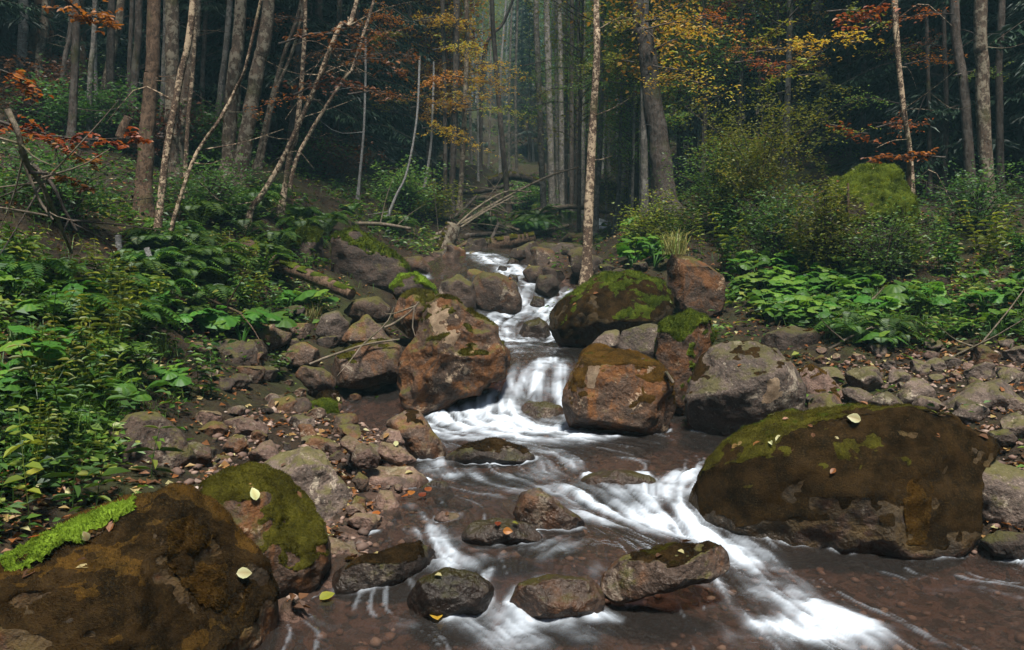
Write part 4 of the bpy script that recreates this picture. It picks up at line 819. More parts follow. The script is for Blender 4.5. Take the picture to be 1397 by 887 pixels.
def leaf_on(key, px, py, L, mat_, tint, label):
    A = Acc(); V, N = ROCKS[key]; p = on_rock(key, px, py); nn = N[np.linalg.norm(V-p, axis=1).argmin()]; nn = unit(nn+np.array([0, 0, .15])); dd = rng.normal(0, 1, 3); dd = dd-nn*(dd@nn)
    nice_leaf(A, L*.85, L*.6, dd, nn, tint); tag(obj('fallen_leaf', A.build('fallen_leaf', [LM[mat_]]), None, p), label, 'leaf')
leaf_on('boulder20', 680, 716, .055, 'orange', .3, 'red leaf lying uppermost on the flat midstream stone')
leaf_on('boulder20', 688, 726, .06, 'orange', .7, 'orange leaf hanging over the front of the flat midstream stone')
leaf_on('boulder20', 698, 718, .04, 'lime', .8, 'pale green leaf on the flat midstream stone')
leaf_on('boulder1', 320, 786, .075, 'litter', 1., 'pale green leaf stuck on the rusty flank of the huge boulder')
leaf_on('boulder2', 348, 683, .075, 'litter', 1., 'pale green leaf on the rusty moss cap')
leaf_on('boulder1', 66, 738, .085, 'orange', .5, 'curled orange brown leaf on the bright moss strip')
leaf_on('boulder1', 118, 742, .05, 'litter', .95, 'pale leaf beside the bright moss strip')
leaf_on('boulder12', 1172, 575, .09, 'litter', 1., 'largest pale leaf on the massive boulder top')
leaf_on('boulder12', 1140, 643, .05, 'orange', .3, 'small red leaf on the dark face of the massive boulder')
one_leaf(597, 846, 0, .085, 'yellow', .5, 'yellow leaf floating on the lower pool', z=.012)
one_leaf(436, 818, 0, .08, 'lime', .9, 'yellow green leaf at the dark pool edge under the flat slab', z=.02)
for k, (px, py, t) in enumerate([(502,716,.6), (512,713,.75), (497,720,.3), (560,703,.55), (572,709,.3), (587,708,.4), (550,700,.8), (530,690,.3)]):
    p = hit(px, py); A = Acc(); a = rng.uniform(0, 6.3); nice_leaf(A, .062, .044, [math.cos(a), math.sin(a), .2], [0, -.5, 1.], t)
    tag(obj('fallen_leaf', A.build('fallen_leaf', [LM['orange']]), None, [p[0], p[1], max(p[2], float(waterZ(p[0], p[1])))+.02]), 'wet orange leaf in the pile at the pinkish waterline', 'leaf', 'orange leaves at the waterline')
# ------------------------------------------------------------------ trees
def crown_mesh(seed, h, rad, nleaf, lsz, matname, bark, prof=lambda t: np.sin(np.pi*np.clip(t*.9+.08, 0, 1))**.8, nb=26, up=.7, axis=True, clump=.28):
    r = np.random.default_rng(seed); B = Acc(); Lf = Acc(); tips = []
    if axis: tube(B, spline([[0, 0, -.3], [r.normal(0, .05), r.normal(0, .05), h*.5], [r.normal(0, .15), r.normal(0, .15), h]], 12), np.linspace(.055, .01, 12), 6)
    for i in range(nb):
        t = r.uniform(.02, .97); a = i*2.4+r.uniform(-.5, .5); l = rad*prof(t)*r.uniform(.6, 1.15); d = np.array([math.cos(a), math.sin(a), 0])
        P = spline([[0, 0, t*h], d*l*.5+[0, 0, t*h+l*up*.35], d*l+[0, 0, t*h+l*up*r.uniform(.3, .9)]], 8); tube(B, P, np.linspace(.022, .004, 8), 4)
        for j in range(3, 8):
            tips.append(P[j]+r.normal(0, .12, 3)*l)
            if r.uniform() < .5:
                e = P[j]+r.normal(0, .3, 3)*l*.6; tube(B, [P[j], e], [.007, .003], 3); tips.append(e)
    tips = np.array(tips); i = r.integers(0, len(tips), nleaf); p = tips[i]+r.normal(0, clump, (nleaf, 3))*[1, 1, .7]
    ct = r.uniform(-.25, .25, len(tips))
    a = r.uniform(0, 6.3, nleaf); D = np.stack([np.cos(a), np.sin(a), r.uniform(-.7, .3, nleaf)], 1); Nn = np.array([0, 0, 1.])+r.normal(0, .5, (nleaf, 3)); L = lsz*r.uniform(.6, 1.3, nleaf)
    leaves(Lf, p, D, Nn, L, L*r.uniform(.5, .75, nleaf), np.clip(.5+ct[i]+r.normal(0, .16, nleaf), 0, 1), hexa=False)
    return B.build('branches', [BM[bark]], True), Lf.build('crown', [LM[matname]])
CR = {k: crown_mesh(500+i, 7., 2.6, 2400, .10, k, 'dark') for i, k in enumerate(('green', 'lime', 'yellow', 'orange', 'brownish'))}
# slender trees standing back from the water: leaves along most of the stem
SLN = {k: [crown_mesh(520+7*i+j, 9.2, 1.3, 3000, .095, k, 'dark', lambda t: .55+.6*np.sin(np.pi*t), 40, .8, False, .32) for j in range(2)] for i, k in enumerate(('green', 'lime', 'yellow', 'orange'))}
def trunk_mesh(path, r0, rf, H, bark, zf, seed, twigs=4, sides=12):
    """path base->frame top in local coords, extended upward to height H"""
    P = list(path); d = unit(np.array(P[-1])-np.array(P[-2] if len(P) < 3 else P[-3]))
    top = np.array(P[-1]); lean = d[:2]/max(d[2], .3)*.5
    if H > top[2]+1: P.append(np.append(top[:2]+lean*(H-top[2])*.4, top[2]+(H-top[2])*.45)); P.append(np.append(top[:2]+lean*(H-top[2])*.55, H))
    n = max(26, int(H/.16)); S_ = spline(P, n); z = S_[:, 2]
    rad = np.where(z < zf, r0+(rf-r0)*np.clip(z/zf, 0, 1), rf+(.02-rf)*np.clip((z-zf)/max(H-zf, .1), 0, 1)); rad = rad*(1+.55*np.exp(-np.clip(z, 0, None)/.16))
    r = np.random.default_rng(seed); w = r.normal(0, 1, (n, 2)); k = np.ones(5)/5; w = np.stack([np.convolve(w[:, 0], k, 'same'), np.convolve(w[:, 1], k, 'same')], 1)*rf*.10; S_[3:, :2] += w[3:]
    A = Acc(); tube(A, S_, rad, sides, rough=.075, seed=seed)
    for _ in range(twigs):
        i = r.integers(int(n*.1), int(n*.75)); a = r.uniform(0, 6.3); l = r.uniform(.3, 1.1); dd = np.array([math.cos(a), math.sin(a), 0])
        tube(A, spline([S_[i], S_[i]+dd*l*.5+[0, 0, l*r.uniform(-.1, .3)], S_[i]+dd*l+[0, 0, l*r.uniform(-.4, .5)]], 6), np.linspace(min(.008, rad[i]*.4), .0015, 6), 4)
    return A.build('trunk', [BM[bark]], True), S_[-1]
TB = {}
def hero(name, label, px, w0, w1, bark, H=13, crown='green', cs=1., twigs=2, Y=None, seed=None, group=None, cat='tree', cz=.5):
    """px: pixel polyline from frame top down to the foot"""
    seed = seed or (int(px[-1][0])*7+int(px[-1][1]))
    b = hit(*px[-1]) if Y is None else at(px[-1][0], px[-1][1], Y); Yb = b[1]
    pts = np.array([at(x, y, Yb) for x, y in px][::-1]); pts[0] = b; loc = pts-b; loc[:, 1] += np.random.default_rng(seed).normal(0, .02, len(loc))*loc[:, 2]
    loc[0, 2] = -.12; zf = max(loc[-1, 2], .5); s = Yb/F*.5
    if H < zf: H = zf
    tm, tip = trunk_mesh(loc, w0*s, w1*s, H, bark, zf, seed, twigs)
    if crown is None:
        o = tag(obj(name, tm, None, b), label, cat, group); return o, b
    root = thing(name, b, label, cat, group); obj('trunk', tm, root)
    br, lf = CR[crown]; q = (tip*np.array([1, 1, 0]))+[0, 0, H-7*cs*.98]; a = random.uniform(0, 6.3)
    obj('branches', br, root, q, (0, 0, a), cs); obj('crown', lf, root, q, (0, 0, a), cs)
    return root, b
AL = 'alder_tree'
hero(AL, 'brown rough trunk, thickest of the left slope, standing beside the pale leaning sapling', [(210,0),(205,120),(198,220),(195,300)], 23, 17, 'brown', 15)
hero(AL, 'grey trunk half hidden behind the thickest brown trunk', [(238,0),(236,120),(234,242)], 20, 17, 'alder', 15)
hero(AL, 'pale mottled slender trunk leaning right past the greenish lichen trunk', [(265,0),(245,110),(226,220),(211,338)], 10, 9, 'birch', 10, 'lime', .7)
hero(AL, 'greenish lichen covered trunk behind the pale mottled slender one', [(268,0),(262,60),(250,160),(240,240)], 16, 14, 'alder', 14)
hero('sapling', 'thin straight sapling just right of the greenish lichen trunk', [(264,70),(257,170),(251,278)], 6, 5, 'birch', 6, None, cat='tree')
hero('sapling', 'thin crooked sapling forking across the lichen trunks', [(345,70),(320,120),(297,168),(278,190),(262,222),(240,290),(223,342)], 6, 4, 'birch', 6, None)
hero(AL, 'dark slim trunk between lichen trunk and the grey white pair', [(298,0),(294,80),(288,178)], 9, 8, 'dark', 12)
hero(AL, 'grey white lichen trunk, first of the leaning pair on the knoll', [(329,0),(322,90),(313,170),(309,246)], 19, 15, 'alder', 15, 'brownish')
hero(AL, 'grey white lichen trunk, second and more leaning of the pair on the knoll', [(367,0),(352,90),(337,180),(324,262)], 21, 17, 'alder', 15, 'brownish')
hero('sapling', 'slim grey stem leaning behind the grey white pair', [(410,0),(385,80),(362,170),(347,230)], 7, 5, 'alder', 7, None)
hero('sapling', 'thinnest of the grey stems leaning behind the pair', [(412,20),(396,75),(377,128),(364,185),(354,230)], 5, 4, 'alder', 7, None)
hero('sapling', 'curved pale stem sweeping from the mossy log', [(480,15),(466,40),(430,120),(387,213),(360,262),(342,288),(336,319)], 8, 6, 'birch', 7, None, twigs=9)
hero('sapling', 'short straight stem behind the curved pale one', [(405,180),(397,205),(389,250),(381,296)], 9, 7, 'birch', 4, None)
hero('sapling', 'thin forked stem right of the curved pale one', [(482,85),(473,100),(445,143),(421,183),(403,222),(392,266)], 6, 4, 'birch', 6, None, twigs=8)
hero(AL, 'wide decaying reddish trunk in the dark upper corner', [(58,0),(56,60),(52,126)], 30, 28, 'red', 12, 'brownish')
hero(AL, 'broken grey trunk at the photo edge beside the decaying reddish one', [(32,0),(30,60),(27,122)], 14, 12, 'pale', 12)
hero(AL, 'pale grey trunk in the gloom behind the red leaf spray', [(101,0),(99,60),(98,133)], 19, 17, 'grey', 14)
hero(AL, 'brown trunk touching the pale grey trunk in the gloom', [(112,0),(112,60),(113,136)], 12, 11, 'brown', 13)
hero(AL, 'leaning mottled trunk below the red leaf spray', [(166,0),(157,50),(145,110),(138,168)], 13, 11, 'alder', 13)
hero('sapling', 'pale straight stem left of the leaning mottled trunk', [(130,20),(131,80),(132,166)], 5, 4, 'pale', 8, None)
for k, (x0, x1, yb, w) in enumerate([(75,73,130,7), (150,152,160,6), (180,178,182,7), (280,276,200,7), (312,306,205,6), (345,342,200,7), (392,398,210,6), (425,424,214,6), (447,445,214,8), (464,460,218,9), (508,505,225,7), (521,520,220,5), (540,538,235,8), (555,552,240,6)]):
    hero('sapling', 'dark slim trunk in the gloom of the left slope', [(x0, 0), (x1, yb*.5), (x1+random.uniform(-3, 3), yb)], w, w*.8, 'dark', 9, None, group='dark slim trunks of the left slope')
for k, (pts, lb) in enumerate([([(497,165),(494,205),(487,272)], 'thin white dead stem before the dark spruce'), ([(524,300),(540,268),(555,235)], 'thin pale stem leaning at the foot of the yellow tree'), ([(590,150),(588,200),(580,250),(572,275)], 'slim crooked pale stem left of the dark central trunks')]):
    hero('sapling', lb, pts if pts[0][1] < pts[-1][1] else pts[::-1], 4, 3, 'pale', 3, None)
# centre
CT = 'slender_tree'
hero(CT, 'darkest of the central trunks, rising above the leaning stump', [(623,0),(622,90),(619,190),(615,290)], 9, 9, 'dark', 14, None)
hero(CT, 'central trunk with a pale foot right of the darkest one', [(637,0),(637,60),(633,170),(627,286)], 7, 6, 'alder', 13, 'lime')
hero(CT, 'slim dark stem left of the darkest central trunk', [(604,0),(606,100),(608,286)], 6, 6, 'dark', 13, 'yellow')
hero(CT, 'dark stem arching to the right over the bright gap', [(700,0),(685,32),(668,52),(659,80),(657,131),(655,238)], 6, 4, 'dark', 6, None)
hero(CT, 'dark leaning trunk alone in the bright gap', [(671,0),(674,57),(684,180),(695,294)], 8, 6, 'dark', 13, None)
hero(CT, 'blue grey trunk, first of the row right of the bright gap', [(731,0),(734,100),(738,200),(743,309)], 9, 7, 'grey', 14, None)
hero(CT, 'blue grey trunk, second of the row right of the bright gap', [(746,0),(748,100),(751,200),(754,309)], 10, 8, 'grey', 14, 'green')
for k, (x0, x1, yb, w, b_) in enumerate([(764,767,306,8,'grey'), (780,780,302,7,'dark'), (789,788,298,6,'dark'), (796,795,300,6,'grey'), (773,772,280,5,'dark'), (758,760,290,5,'grey')]):
    hero(CT, 'dark grey trunk in the thicket between the blue grey row and the birch', [(x0, 0), ((x0+x1)/2, 150), (x1, yb)], w, w*.8, b_, 13, None, group='trunks in the thicket beside the birch')
hero('birch_tree', 'sunlit pale peeling birch trunk rising from the stream boulders', [(815,0),(814,48),(812,110),(808,190),(803,290),(800,384)], 14, 8, 'birch', 12, 'lime', .7, Y=12.2, twigs=3)
hero('birch_tree', 'grey twin trunk close behind the sunlit birch', [(822,60),(820,160),(816,250),(812,318)], 7, 6, 'grey', 10, 'lime', .8)
hero('birch_tree', 'slim blue white distant trunk right of the birch', [(849,0),(851,57),(853,120),(854,168)], 4, 4, 'pale', 11, 'green', .8)
hero(AL, 'big dark rugged trunk leaning left above the right bank', [(873,0),(880,50),(893,150),(903,230),(909,286)], 30, 22, 'dark', 16, 'yellow', 1.2)
hero(CT, 'slim stem leaning left of the big dark rugged trunk', [(852,80),(862,160),(872,230),(880,290)], 6, 4, 'dark', 6, None)
hero(CT, 'slim mossy stem right of the upper white water', [(846,180),(845,240),(838,320)], 6, 4, 'grey', 6, None)
hero(AL, 'grey brown trunk behind the fine-leaved shrub', [(1000,0),(1004,80),(1011,180)], 12, 11, 'alder', 14, 'orange')
hero(AL, 'stout grey trunk beside the grey brown one behind the shrub', [(1018,0),(1018,80),(1018,170)], 16, 15, 'grey', 14, 'yellow')
hero('sapling', 'thin greenish stem rising from the shrub', [(1028,0),(1034,60),(1038,130),(1041,190)], 4, 3, 'alder', 7, None)
hero('sapling', 'pale split stem leaning against the dark right trunk', [(1096,0),(1101,40),(1112,90),(1121,140),(1128,180)], 6, 5, 'dead', 8, None)
hero(AL, 'dark grey trunk behind the pale split stem', [(1116,0),(1120,60),(1126,120),(1131,185)], 15, 14, 'grey', 14, 'orange')
hero('sapling', 'thin pale lichen stem crossing in front of the orange spray on the right', [(1220,0),(1224,70),(1232,150),(1243,210),(1248,306)], 6, 8, 'birch', 7, None, twigs=8)
hero('spruce_tree', 'brown mottled trunk at the dark right edge of the woods', [(1334,0),(1338,80),(1342,180),(1350,285)], 18, 16, 'alder', 15, 'brownish')
hero('spruce_tree', 'second brown trunk leaning beside the mottled one at the dark right edge', [(1306,0),(1314,120),(1326,282)], 14, 12, 'dark', 14, 'brownish')
hero('spruce_tree', 'slim trunk lost in shade at the far right edge', [(1364,0),(1363,100),(1366,270)], 10, 9, 'dark', 13, 'brownish')
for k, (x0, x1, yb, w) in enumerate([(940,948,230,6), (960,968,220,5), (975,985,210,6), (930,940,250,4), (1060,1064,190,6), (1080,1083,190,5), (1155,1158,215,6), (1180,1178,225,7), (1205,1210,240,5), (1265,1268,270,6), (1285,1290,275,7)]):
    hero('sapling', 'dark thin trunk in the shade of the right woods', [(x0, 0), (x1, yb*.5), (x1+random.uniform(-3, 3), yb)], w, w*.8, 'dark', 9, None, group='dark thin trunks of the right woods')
for pts, lb in [([(1157,250),(1158,310),(1160,378)], 'bare thin stem before the shaggy moss boulder'), ([(1190,300),(1188,340),(1186,380)], 'bare stem with one orange leaf by the shaggy moss boulder'), ([(1222,310),(1222,340),(1220,372)], 'bare pale stem right of the shaggy moss boulder'), ([(1240,220),(1238,270),(1238,345)], 'brown rotten stem beside the pale lichen stem')]:
    hero('sapling', lb, pts, 4 if 'rotten' not in lb else 9, 3 if 'rotten' not in lb else 6, 'brown', 1.5, None)

for k in range(16):
    x1 = 40+k*27+random.uniform(-10, 10); yb = 150+random.uniform(-15, 60)+k*2; ln = random.uniform(4, 26); w = random.uniform(7, 13)
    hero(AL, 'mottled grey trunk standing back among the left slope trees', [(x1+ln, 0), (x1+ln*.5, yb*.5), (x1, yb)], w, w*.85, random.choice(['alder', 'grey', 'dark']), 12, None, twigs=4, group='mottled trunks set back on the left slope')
for k in range(18):
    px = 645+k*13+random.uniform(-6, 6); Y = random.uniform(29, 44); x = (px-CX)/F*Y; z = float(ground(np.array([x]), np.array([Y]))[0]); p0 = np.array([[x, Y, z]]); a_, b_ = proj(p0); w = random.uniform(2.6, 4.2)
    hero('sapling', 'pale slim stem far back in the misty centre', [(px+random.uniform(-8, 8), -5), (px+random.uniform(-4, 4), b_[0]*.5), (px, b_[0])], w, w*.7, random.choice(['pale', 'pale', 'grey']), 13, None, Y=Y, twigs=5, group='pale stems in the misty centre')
# ---- whole trees set back in the wood
def whole(name, label, group, p, s, crown, bark, r0=.07, seed=0):
    root = thing(name, p, label, 'tree', group, random.uniform(0, 6.3), s); key = (bark, seed % 3)
    if key not in TB: TB[key] = trunk_mesh(np.array([[0, 0, -.3], [.05, 0, 3], [.12*(seed % 3-1), .08, 6.]]), r0, r0*.7, 11.5, bark, 6., 600+seed % 3, 6, 8)[0]
    obj('trunk', TB[key], root); br, lf = SLN[crown][seed % 2]; obj('branches', br, root, (0, 0, 2.1)); obj('crown', lf, root, (0, 0, 2.1)); return root
def gz1(x, y): return float(ground(np.array([x]), np.array([y]))[0])
def setback(n, px0, px1, y0, y1, crowns, barks, smin, smax, label, group):
    for k in range(n):
        Y = random.uniform(y0, y1); px = random.uniform(px0, px1)
        if 790 < px < 850 and Y < 25: px += 62
        x = (px-CX)/F*Y
        whole('slender_tree', label, group, [x, Y, gz1(x, Y)], random.uniform(smin, smax), random.choice(crowns), random.choice(barks), seed=random.randint(0, 99))
setback(13, 560, 615, 22, 32, ['yellow', 'yellow', 'lime'], ['dark', 'alder'], .75, 1.15, 'slender tree with golden leaves beside the dark spruces', 'golden trees beside the dark spruces')
setback(3, 570, 600, 22, 27, ['orange'], ['dark'], .9, 1.15, 'slender tree with orange leaves high above the golden trees', 'orange trees above the golden ones')
setback(18, 768, 885, 18, 32, ['green', 'green', 'lime'], ['grey', 'dark'], .5, .8, 'young leafy tree beside the blue grey row of trunks', 'young leafy trees beside the blue grey row')
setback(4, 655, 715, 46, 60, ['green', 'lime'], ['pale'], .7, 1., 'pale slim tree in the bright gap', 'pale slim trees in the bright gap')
setback(14, 752, 880, 28, 50, ['green', 'green', 'lime'], ['grey', 'dark', 'grey'], .8, 1.25, 'slender green tree along the misty upper stream', 'green trees along the upper stream')
setback(18, 860, 1010, 16, 32, ['yellow', 'lime', 'orange', 'green'], ['dark', 'grey'], .8, 1.2, 'slender tree with yellow green leaves behind the big rugged trunk', 'autumn trees behind the rugged trunk')
setback(14, 1000, 1200, 17, 32, ['yellow', 'orange', 'lime'], ['dark', 'grey'], .8, 1.2, 'slender autumn tree behind the shrub on the right slope', 'autumn trees of the right slope')
setback(5, 150, 480, 24, 34, ['green', 'orange'], ['dark'], .9, 1.2, 'slender tree deep in the left wood', 'slender trees deep in the left wood')
# spruces
def spruce_mesh(seed, h, low=.06):
    r = np.random.default_rng(seed); A = Acc(); Bk = Acc(); tube(Bk, [[0, 0, -.4], [0, 0, h*.5], [0, 0, h]], [.16, .09, .01], 8)
    for i in range(88):
        t = low+(1-low)*(i/88)**1.0; a = i*2.4+r.uniform(-.3, .3); l = (2.5*(1-t)**.75+.15)*r.uniform(.7, 1.15); d = np.array([math.cos(a), math.sin(a), 0]); z = t*h
        P = spline([[0, 0, z], d*l*.5+[0, 0, z-l*.10], d*l+[0, 0, z-l*r.uniform(.18, .42)]], 9); tube(Bk, P, np.linspace(.02, .004, 9), 3)
        n = int(210*(.25+l/2.5)); u = r.uniform(.12, 1, n); q = np.stack([np.interp(u, np.linspace(0, 1, 9), P[:, k]) for k in range(3)], 1); s = np.array([-d[1], d[0], 0]); sg = r.choice([-1, 1], n)[:, None]
        wdt = (l*.34*(1.15-u))[:, None]*r.uniform(.1, 1, (n, 1)); q = q+s*sg*wdt+[0, 0, -1]*wdt*.35+r.normal(0, .03, (n, 3))
        D = s*sg*.8+d*.6+np.array([0, 0, -.45])+r.normal(0, .2, (n, 3)); L = r.uniform(.10, .22, n)
        leaves(A, q, D, np.array([0, 0, 1.])+r.normal(0, .3, (n, 3)), L, L*.26, np.clip(r.normal(.45, .2, n), 0, 1), hexa=False)
    return Bk.build('trunk', [BM['dark']], True), A.build('crown', [LM['spruce']])
SPR = [spruce_mesh(700+k, 12., [.05, .16, .10][k]) for k in range(3)]
_m = SPR[0][1].copy(); _m.materials[0] = LM['spruce_hazed']; SPR.append((SPR[0][0], _m))  # same needles with the distant haze painted in
def spruce(x, Y, s, label, group, k=None):
    tm, cm = SPR[random.randrange(3) if k is None else k]; root = thing('spruce_tree', [x, Y, gz1(x, Y)-.1], label, 'tree', group, random.uniform(0, 6.3), s); obj('trunk', tm, root); obj('crown', cm, root)
def spx(px, Y): return (px-CX)/F*Y
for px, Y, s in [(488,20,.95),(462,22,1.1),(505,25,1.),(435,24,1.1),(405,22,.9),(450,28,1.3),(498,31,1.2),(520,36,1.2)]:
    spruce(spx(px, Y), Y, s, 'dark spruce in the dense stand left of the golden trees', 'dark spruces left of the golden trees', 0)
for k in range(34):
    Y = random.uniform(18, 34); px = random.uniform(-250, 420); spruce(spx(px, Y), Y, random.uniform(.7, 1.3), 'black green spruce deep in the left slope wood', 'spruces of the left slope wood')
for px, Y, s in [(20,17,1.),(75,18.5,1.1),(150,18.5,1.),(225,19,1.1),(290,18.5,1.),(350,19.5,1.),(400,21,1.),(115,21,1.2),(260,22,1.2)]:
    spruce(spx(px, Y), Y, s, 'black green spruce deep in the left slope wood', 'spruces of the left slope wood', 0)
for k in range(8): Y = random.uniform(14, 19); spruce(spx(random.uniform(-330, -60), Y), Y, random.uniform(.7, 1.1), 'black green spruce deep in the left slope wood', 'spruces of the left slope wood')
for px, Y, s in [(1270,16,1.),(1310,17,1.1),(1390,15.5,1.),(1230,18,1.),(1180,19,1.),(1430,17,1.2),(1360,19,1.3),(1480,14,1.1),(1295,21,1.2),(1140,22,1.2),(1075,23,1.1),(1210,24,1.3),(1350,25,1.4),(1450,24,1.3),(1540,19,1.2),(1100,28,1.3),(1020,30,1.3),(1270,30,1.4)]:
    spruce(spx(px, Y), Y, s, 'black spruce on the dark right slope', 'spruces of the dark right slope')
for px, Y, s in [(722,40,.6),(712,46,.65),(880,44,1.),(930,42,1.1),(970,38,1.1),(600,42,1.1),(570,38,1.2)]:
    spruce(spx(px, Y), Y, s, 'spruce standing in the mist of the central gap', 'spruces in the misty gap')
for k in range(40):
    Y = random.uniform(58, 108); spruce(spx(random.uniform(380, 1080), Y), Y, random.uniform(.8, 1.3), 'distant spruce with haze painted into its needles on the far hillside', 'spruces of the far hillside', 3)
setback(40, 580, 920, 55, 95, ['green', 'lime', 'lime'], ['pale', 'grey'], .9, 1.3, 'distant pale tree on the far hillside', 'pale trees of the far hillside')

for x, Y, s_ in [(-3.4,-9,1.),(2.6,-10,1.1),(-6.5,-4.5,1.1),(6.5,-5,1.),(-.4,-9.5,1.25),(-9.5,-3,1.2),(10,-3.5,1.2),(5,-10,1.3),(-5,-10,1.3),(-13,1,1.2),(14,1.5,1.2),(13,6,1.),(-12,6,1.),(-7.6,5,1.),(-9.4,8.5,1.1),(8.2,5,1.),(9.2,9,1.1),(-11,12,1.2),(11,12.5,1.2)]:  # unseen trees, added to block light from behind and from the sides
    spruce(x, Y, s_, 'unseen spruce added beyond the view to shade the stream', 'unseen spruces added for shade')
# ---- shrubs
def shrub(label, px, py, w, h, n, lsz, matname, seed, Y=None, tint=.55):
    r = np.random.default_rng(seed); b = hit(px, py) if Y is None else at(px, py, Y); A = Acc(); Lf = Acc(); tips = []
    for i in range(30):
        a = r.uniform(0, 6.3); e = np.array([math.cos(a)*r.uniform(.1, 1)*w/2, math.sin(a)*r.uniform(.1, 1)*w/2, h*r.uniform(.35, 1.)]); P = spline([[r.normal(0, .06), r.normal(0, .06), -.05], e*[.35, .35, .65], e], 9); tube(A, P, np.linspace(.012, .003, 9), 4)
        for j in range(3, 9):
            for _ in range(3): q_ = P[j]+r.normal(0, .16, 3)*[1, 1, .7]; tips.append(q_)
            tube(A, [P[j], tips[-1]], [.004, .0015], 3)
    tips = np.array(tips); i = r.integers(0, len(tips), n); p = tips[i]+r.normal(0, .055, (n, 3)); a = r.uniform(0, 6.3, n)
    D = np.stack([np.cos(a), np.sin(a), r.uniform(-.4, .4, n)], 1); L = lsz*r.uniform(.6, 1.3, n); ct = r.normal(0, .15, len(tips))
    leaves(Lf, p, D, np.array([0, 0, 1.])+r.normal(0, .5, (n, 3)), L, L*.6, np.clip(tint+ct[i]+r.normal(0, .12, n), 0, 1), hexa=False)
    root = thing('shrub', b, label, 'shrub'); obj('stems', A.build('stems', [BM['dark']], True), root); obj('foliage', Lf.build('foliage', [LM[matname]]), root)
shrub('fine-leaved yellow green shrub in front of the stout grey trunk', 1035, 322, 2.5, 1.95, 11000, .042, 'lime', 801)
shrub('darker fine-leaved shrub merging with the yellow green one', 985, 315, 1.7, 1.3, 4500, .045, 'green', 802)
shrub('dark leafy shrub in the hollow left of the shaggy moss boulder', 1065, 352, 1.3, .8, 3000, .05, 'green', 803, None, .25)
shrub('leafy yellow green shrub leaning against the shaggy moss boulder', 1125, 372, 1.2, 1.0, 3200, .045, 'lime', 820, None, .45)
shrub('loose green shrub in front of the shaggy moss boulder', 1205, 384, 1.1, .75, 2400, .045, 'green', 821, None, .5)
shrub('low green shrub above the large mossy boulder by the rugged trunk', 885, 335, 1.0, .6, 2200, .05, 'lime', 804)
shrub('pale green shrub beside the highest white water', 868, 292, 1.4, .8, 2200, .07, 'lime', 805)
shrub('green bush on the far bank below the blue grey row', 720, 288, 1.8, .9, 2600, .08, 'green', 806)
shrub('brushy bush on the knoll left of the leaning stump', 555, 292, 1.7, .9, 2600, .07, 'green', 807)
shrub('mossy bush at the foot of the dark spruces', 590, 300, 1.2, .7, 1800, .07, 'lime', 808)
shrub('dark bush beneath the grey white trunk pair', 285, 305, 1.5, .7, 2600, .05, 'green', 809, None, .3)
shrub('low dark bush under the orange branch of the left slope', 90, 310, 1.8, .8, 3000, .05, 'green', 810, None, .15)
shrub('dark bush beside the brown trunks of the right edge', 1330, 320, 1.6, .8, 2600, .05, 'green', 811, None, .25)

for k, (px, py) in enumerate([(45,170),(95,190),(160,205),(215,225),(140,150),(265,225),(60,140),(300,215),(420,240),(460,250)]):
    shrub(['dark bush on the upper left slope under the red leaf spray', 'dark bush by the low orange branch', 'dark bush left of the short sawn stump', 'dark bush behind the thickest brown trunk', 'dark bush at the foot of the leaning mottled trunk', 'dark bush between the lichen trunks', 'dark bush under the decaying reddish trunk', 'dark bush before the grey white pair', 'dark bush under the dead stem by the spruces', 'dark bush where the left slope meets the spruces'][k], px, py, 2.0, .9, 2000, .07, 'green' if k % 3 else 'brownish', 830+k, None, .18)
# ---- leafy sprays, fallen wood, stumps
def spray(label, pts, Y, n, lsz, matname, seed, wpx=14, name='leafy_branch', tint=.55):
    r = np.random.default_rng(seed); W = np.array([at(x, y, Y+dy) for (x, y), dy in zip(pts, np.linspace(0, .5, len(pts)))]); o = W[0].copy(); P = spline(W-o, 16); A = Acc(); Lf = Acc(); sp = wpx*Y/F
    tube(A, P, np.linspace(.014, .003, 16), 5); q = []
    for i in range(4, 16):
        for _ in range(2):
            e = P[i]+np.array([r.normal(0, 1), r.normal(0, 1.2), r.normal(-.1, .45)])*sp; tube(A, [P[i], e], [.004, .0015], 3); q += [e, (e+P[i])/2]
    q = np.array(q); i = r.integers(0, len(q), n); p = q[i]+r.normal(0, .25, (n, 3))*sp*[1, 1, .4]; a = r.uniform(0, 6.3, n)
    D = np.stack([np.cos(a), np.sin(a), r.uniform(-.5, .2, n)], 1); L = lsz*r.uniform(.7, 1.3, n)
    leaves(Lf, p, D, np.array([0, -.3, 1.])+r.normal(0, .3, (n, 3)), L, L*.58, np.clip(r.normal(tint, .2, n), 0, 1))
    root = thing(name, o, label, 'branch'); obj('stem', A.build('stem', [BM['dark']], True), root); obj('leaves', Lf.build('leaves', [LM[matname]]), root); return root
spray('lower orange brown beech spray reaching across the left slope', [(-20,160),(40,178),(110,190),(178,188)], 6.2, 190, .058, 'orange', 901, 18)
spray('hanging copper spray under the lower orange one', [(15,170),(60,190),(105,212),(130,226)], 6.4, 80, .055, 'brownish', 902, 9, tint=.9)
spray('small copper spray at the photo edge above the orange one', [(-20,90),(20,105),(48,135)], 6.6, 60, .062, 'orange', 903, 10)
spray('low copper spray near the bent pale branch', [(40,235),(85,240),(125,258)], 6.3, 40, .07, 'brownish', 904, 7, tint=.8)
spray('red orange spray at the top of the leaning mottled trunk', [(80,-8),(115,18),(160,32)], 7.5, 160, .06, 'orange', 905, 16, tint=.3)
spray('rusty spray arching over the dark spruces', [(380,60),(440,45),(500,60),(540,100)], 10.5, 190, .075, 'brownish', 906, 20, tint=.7)
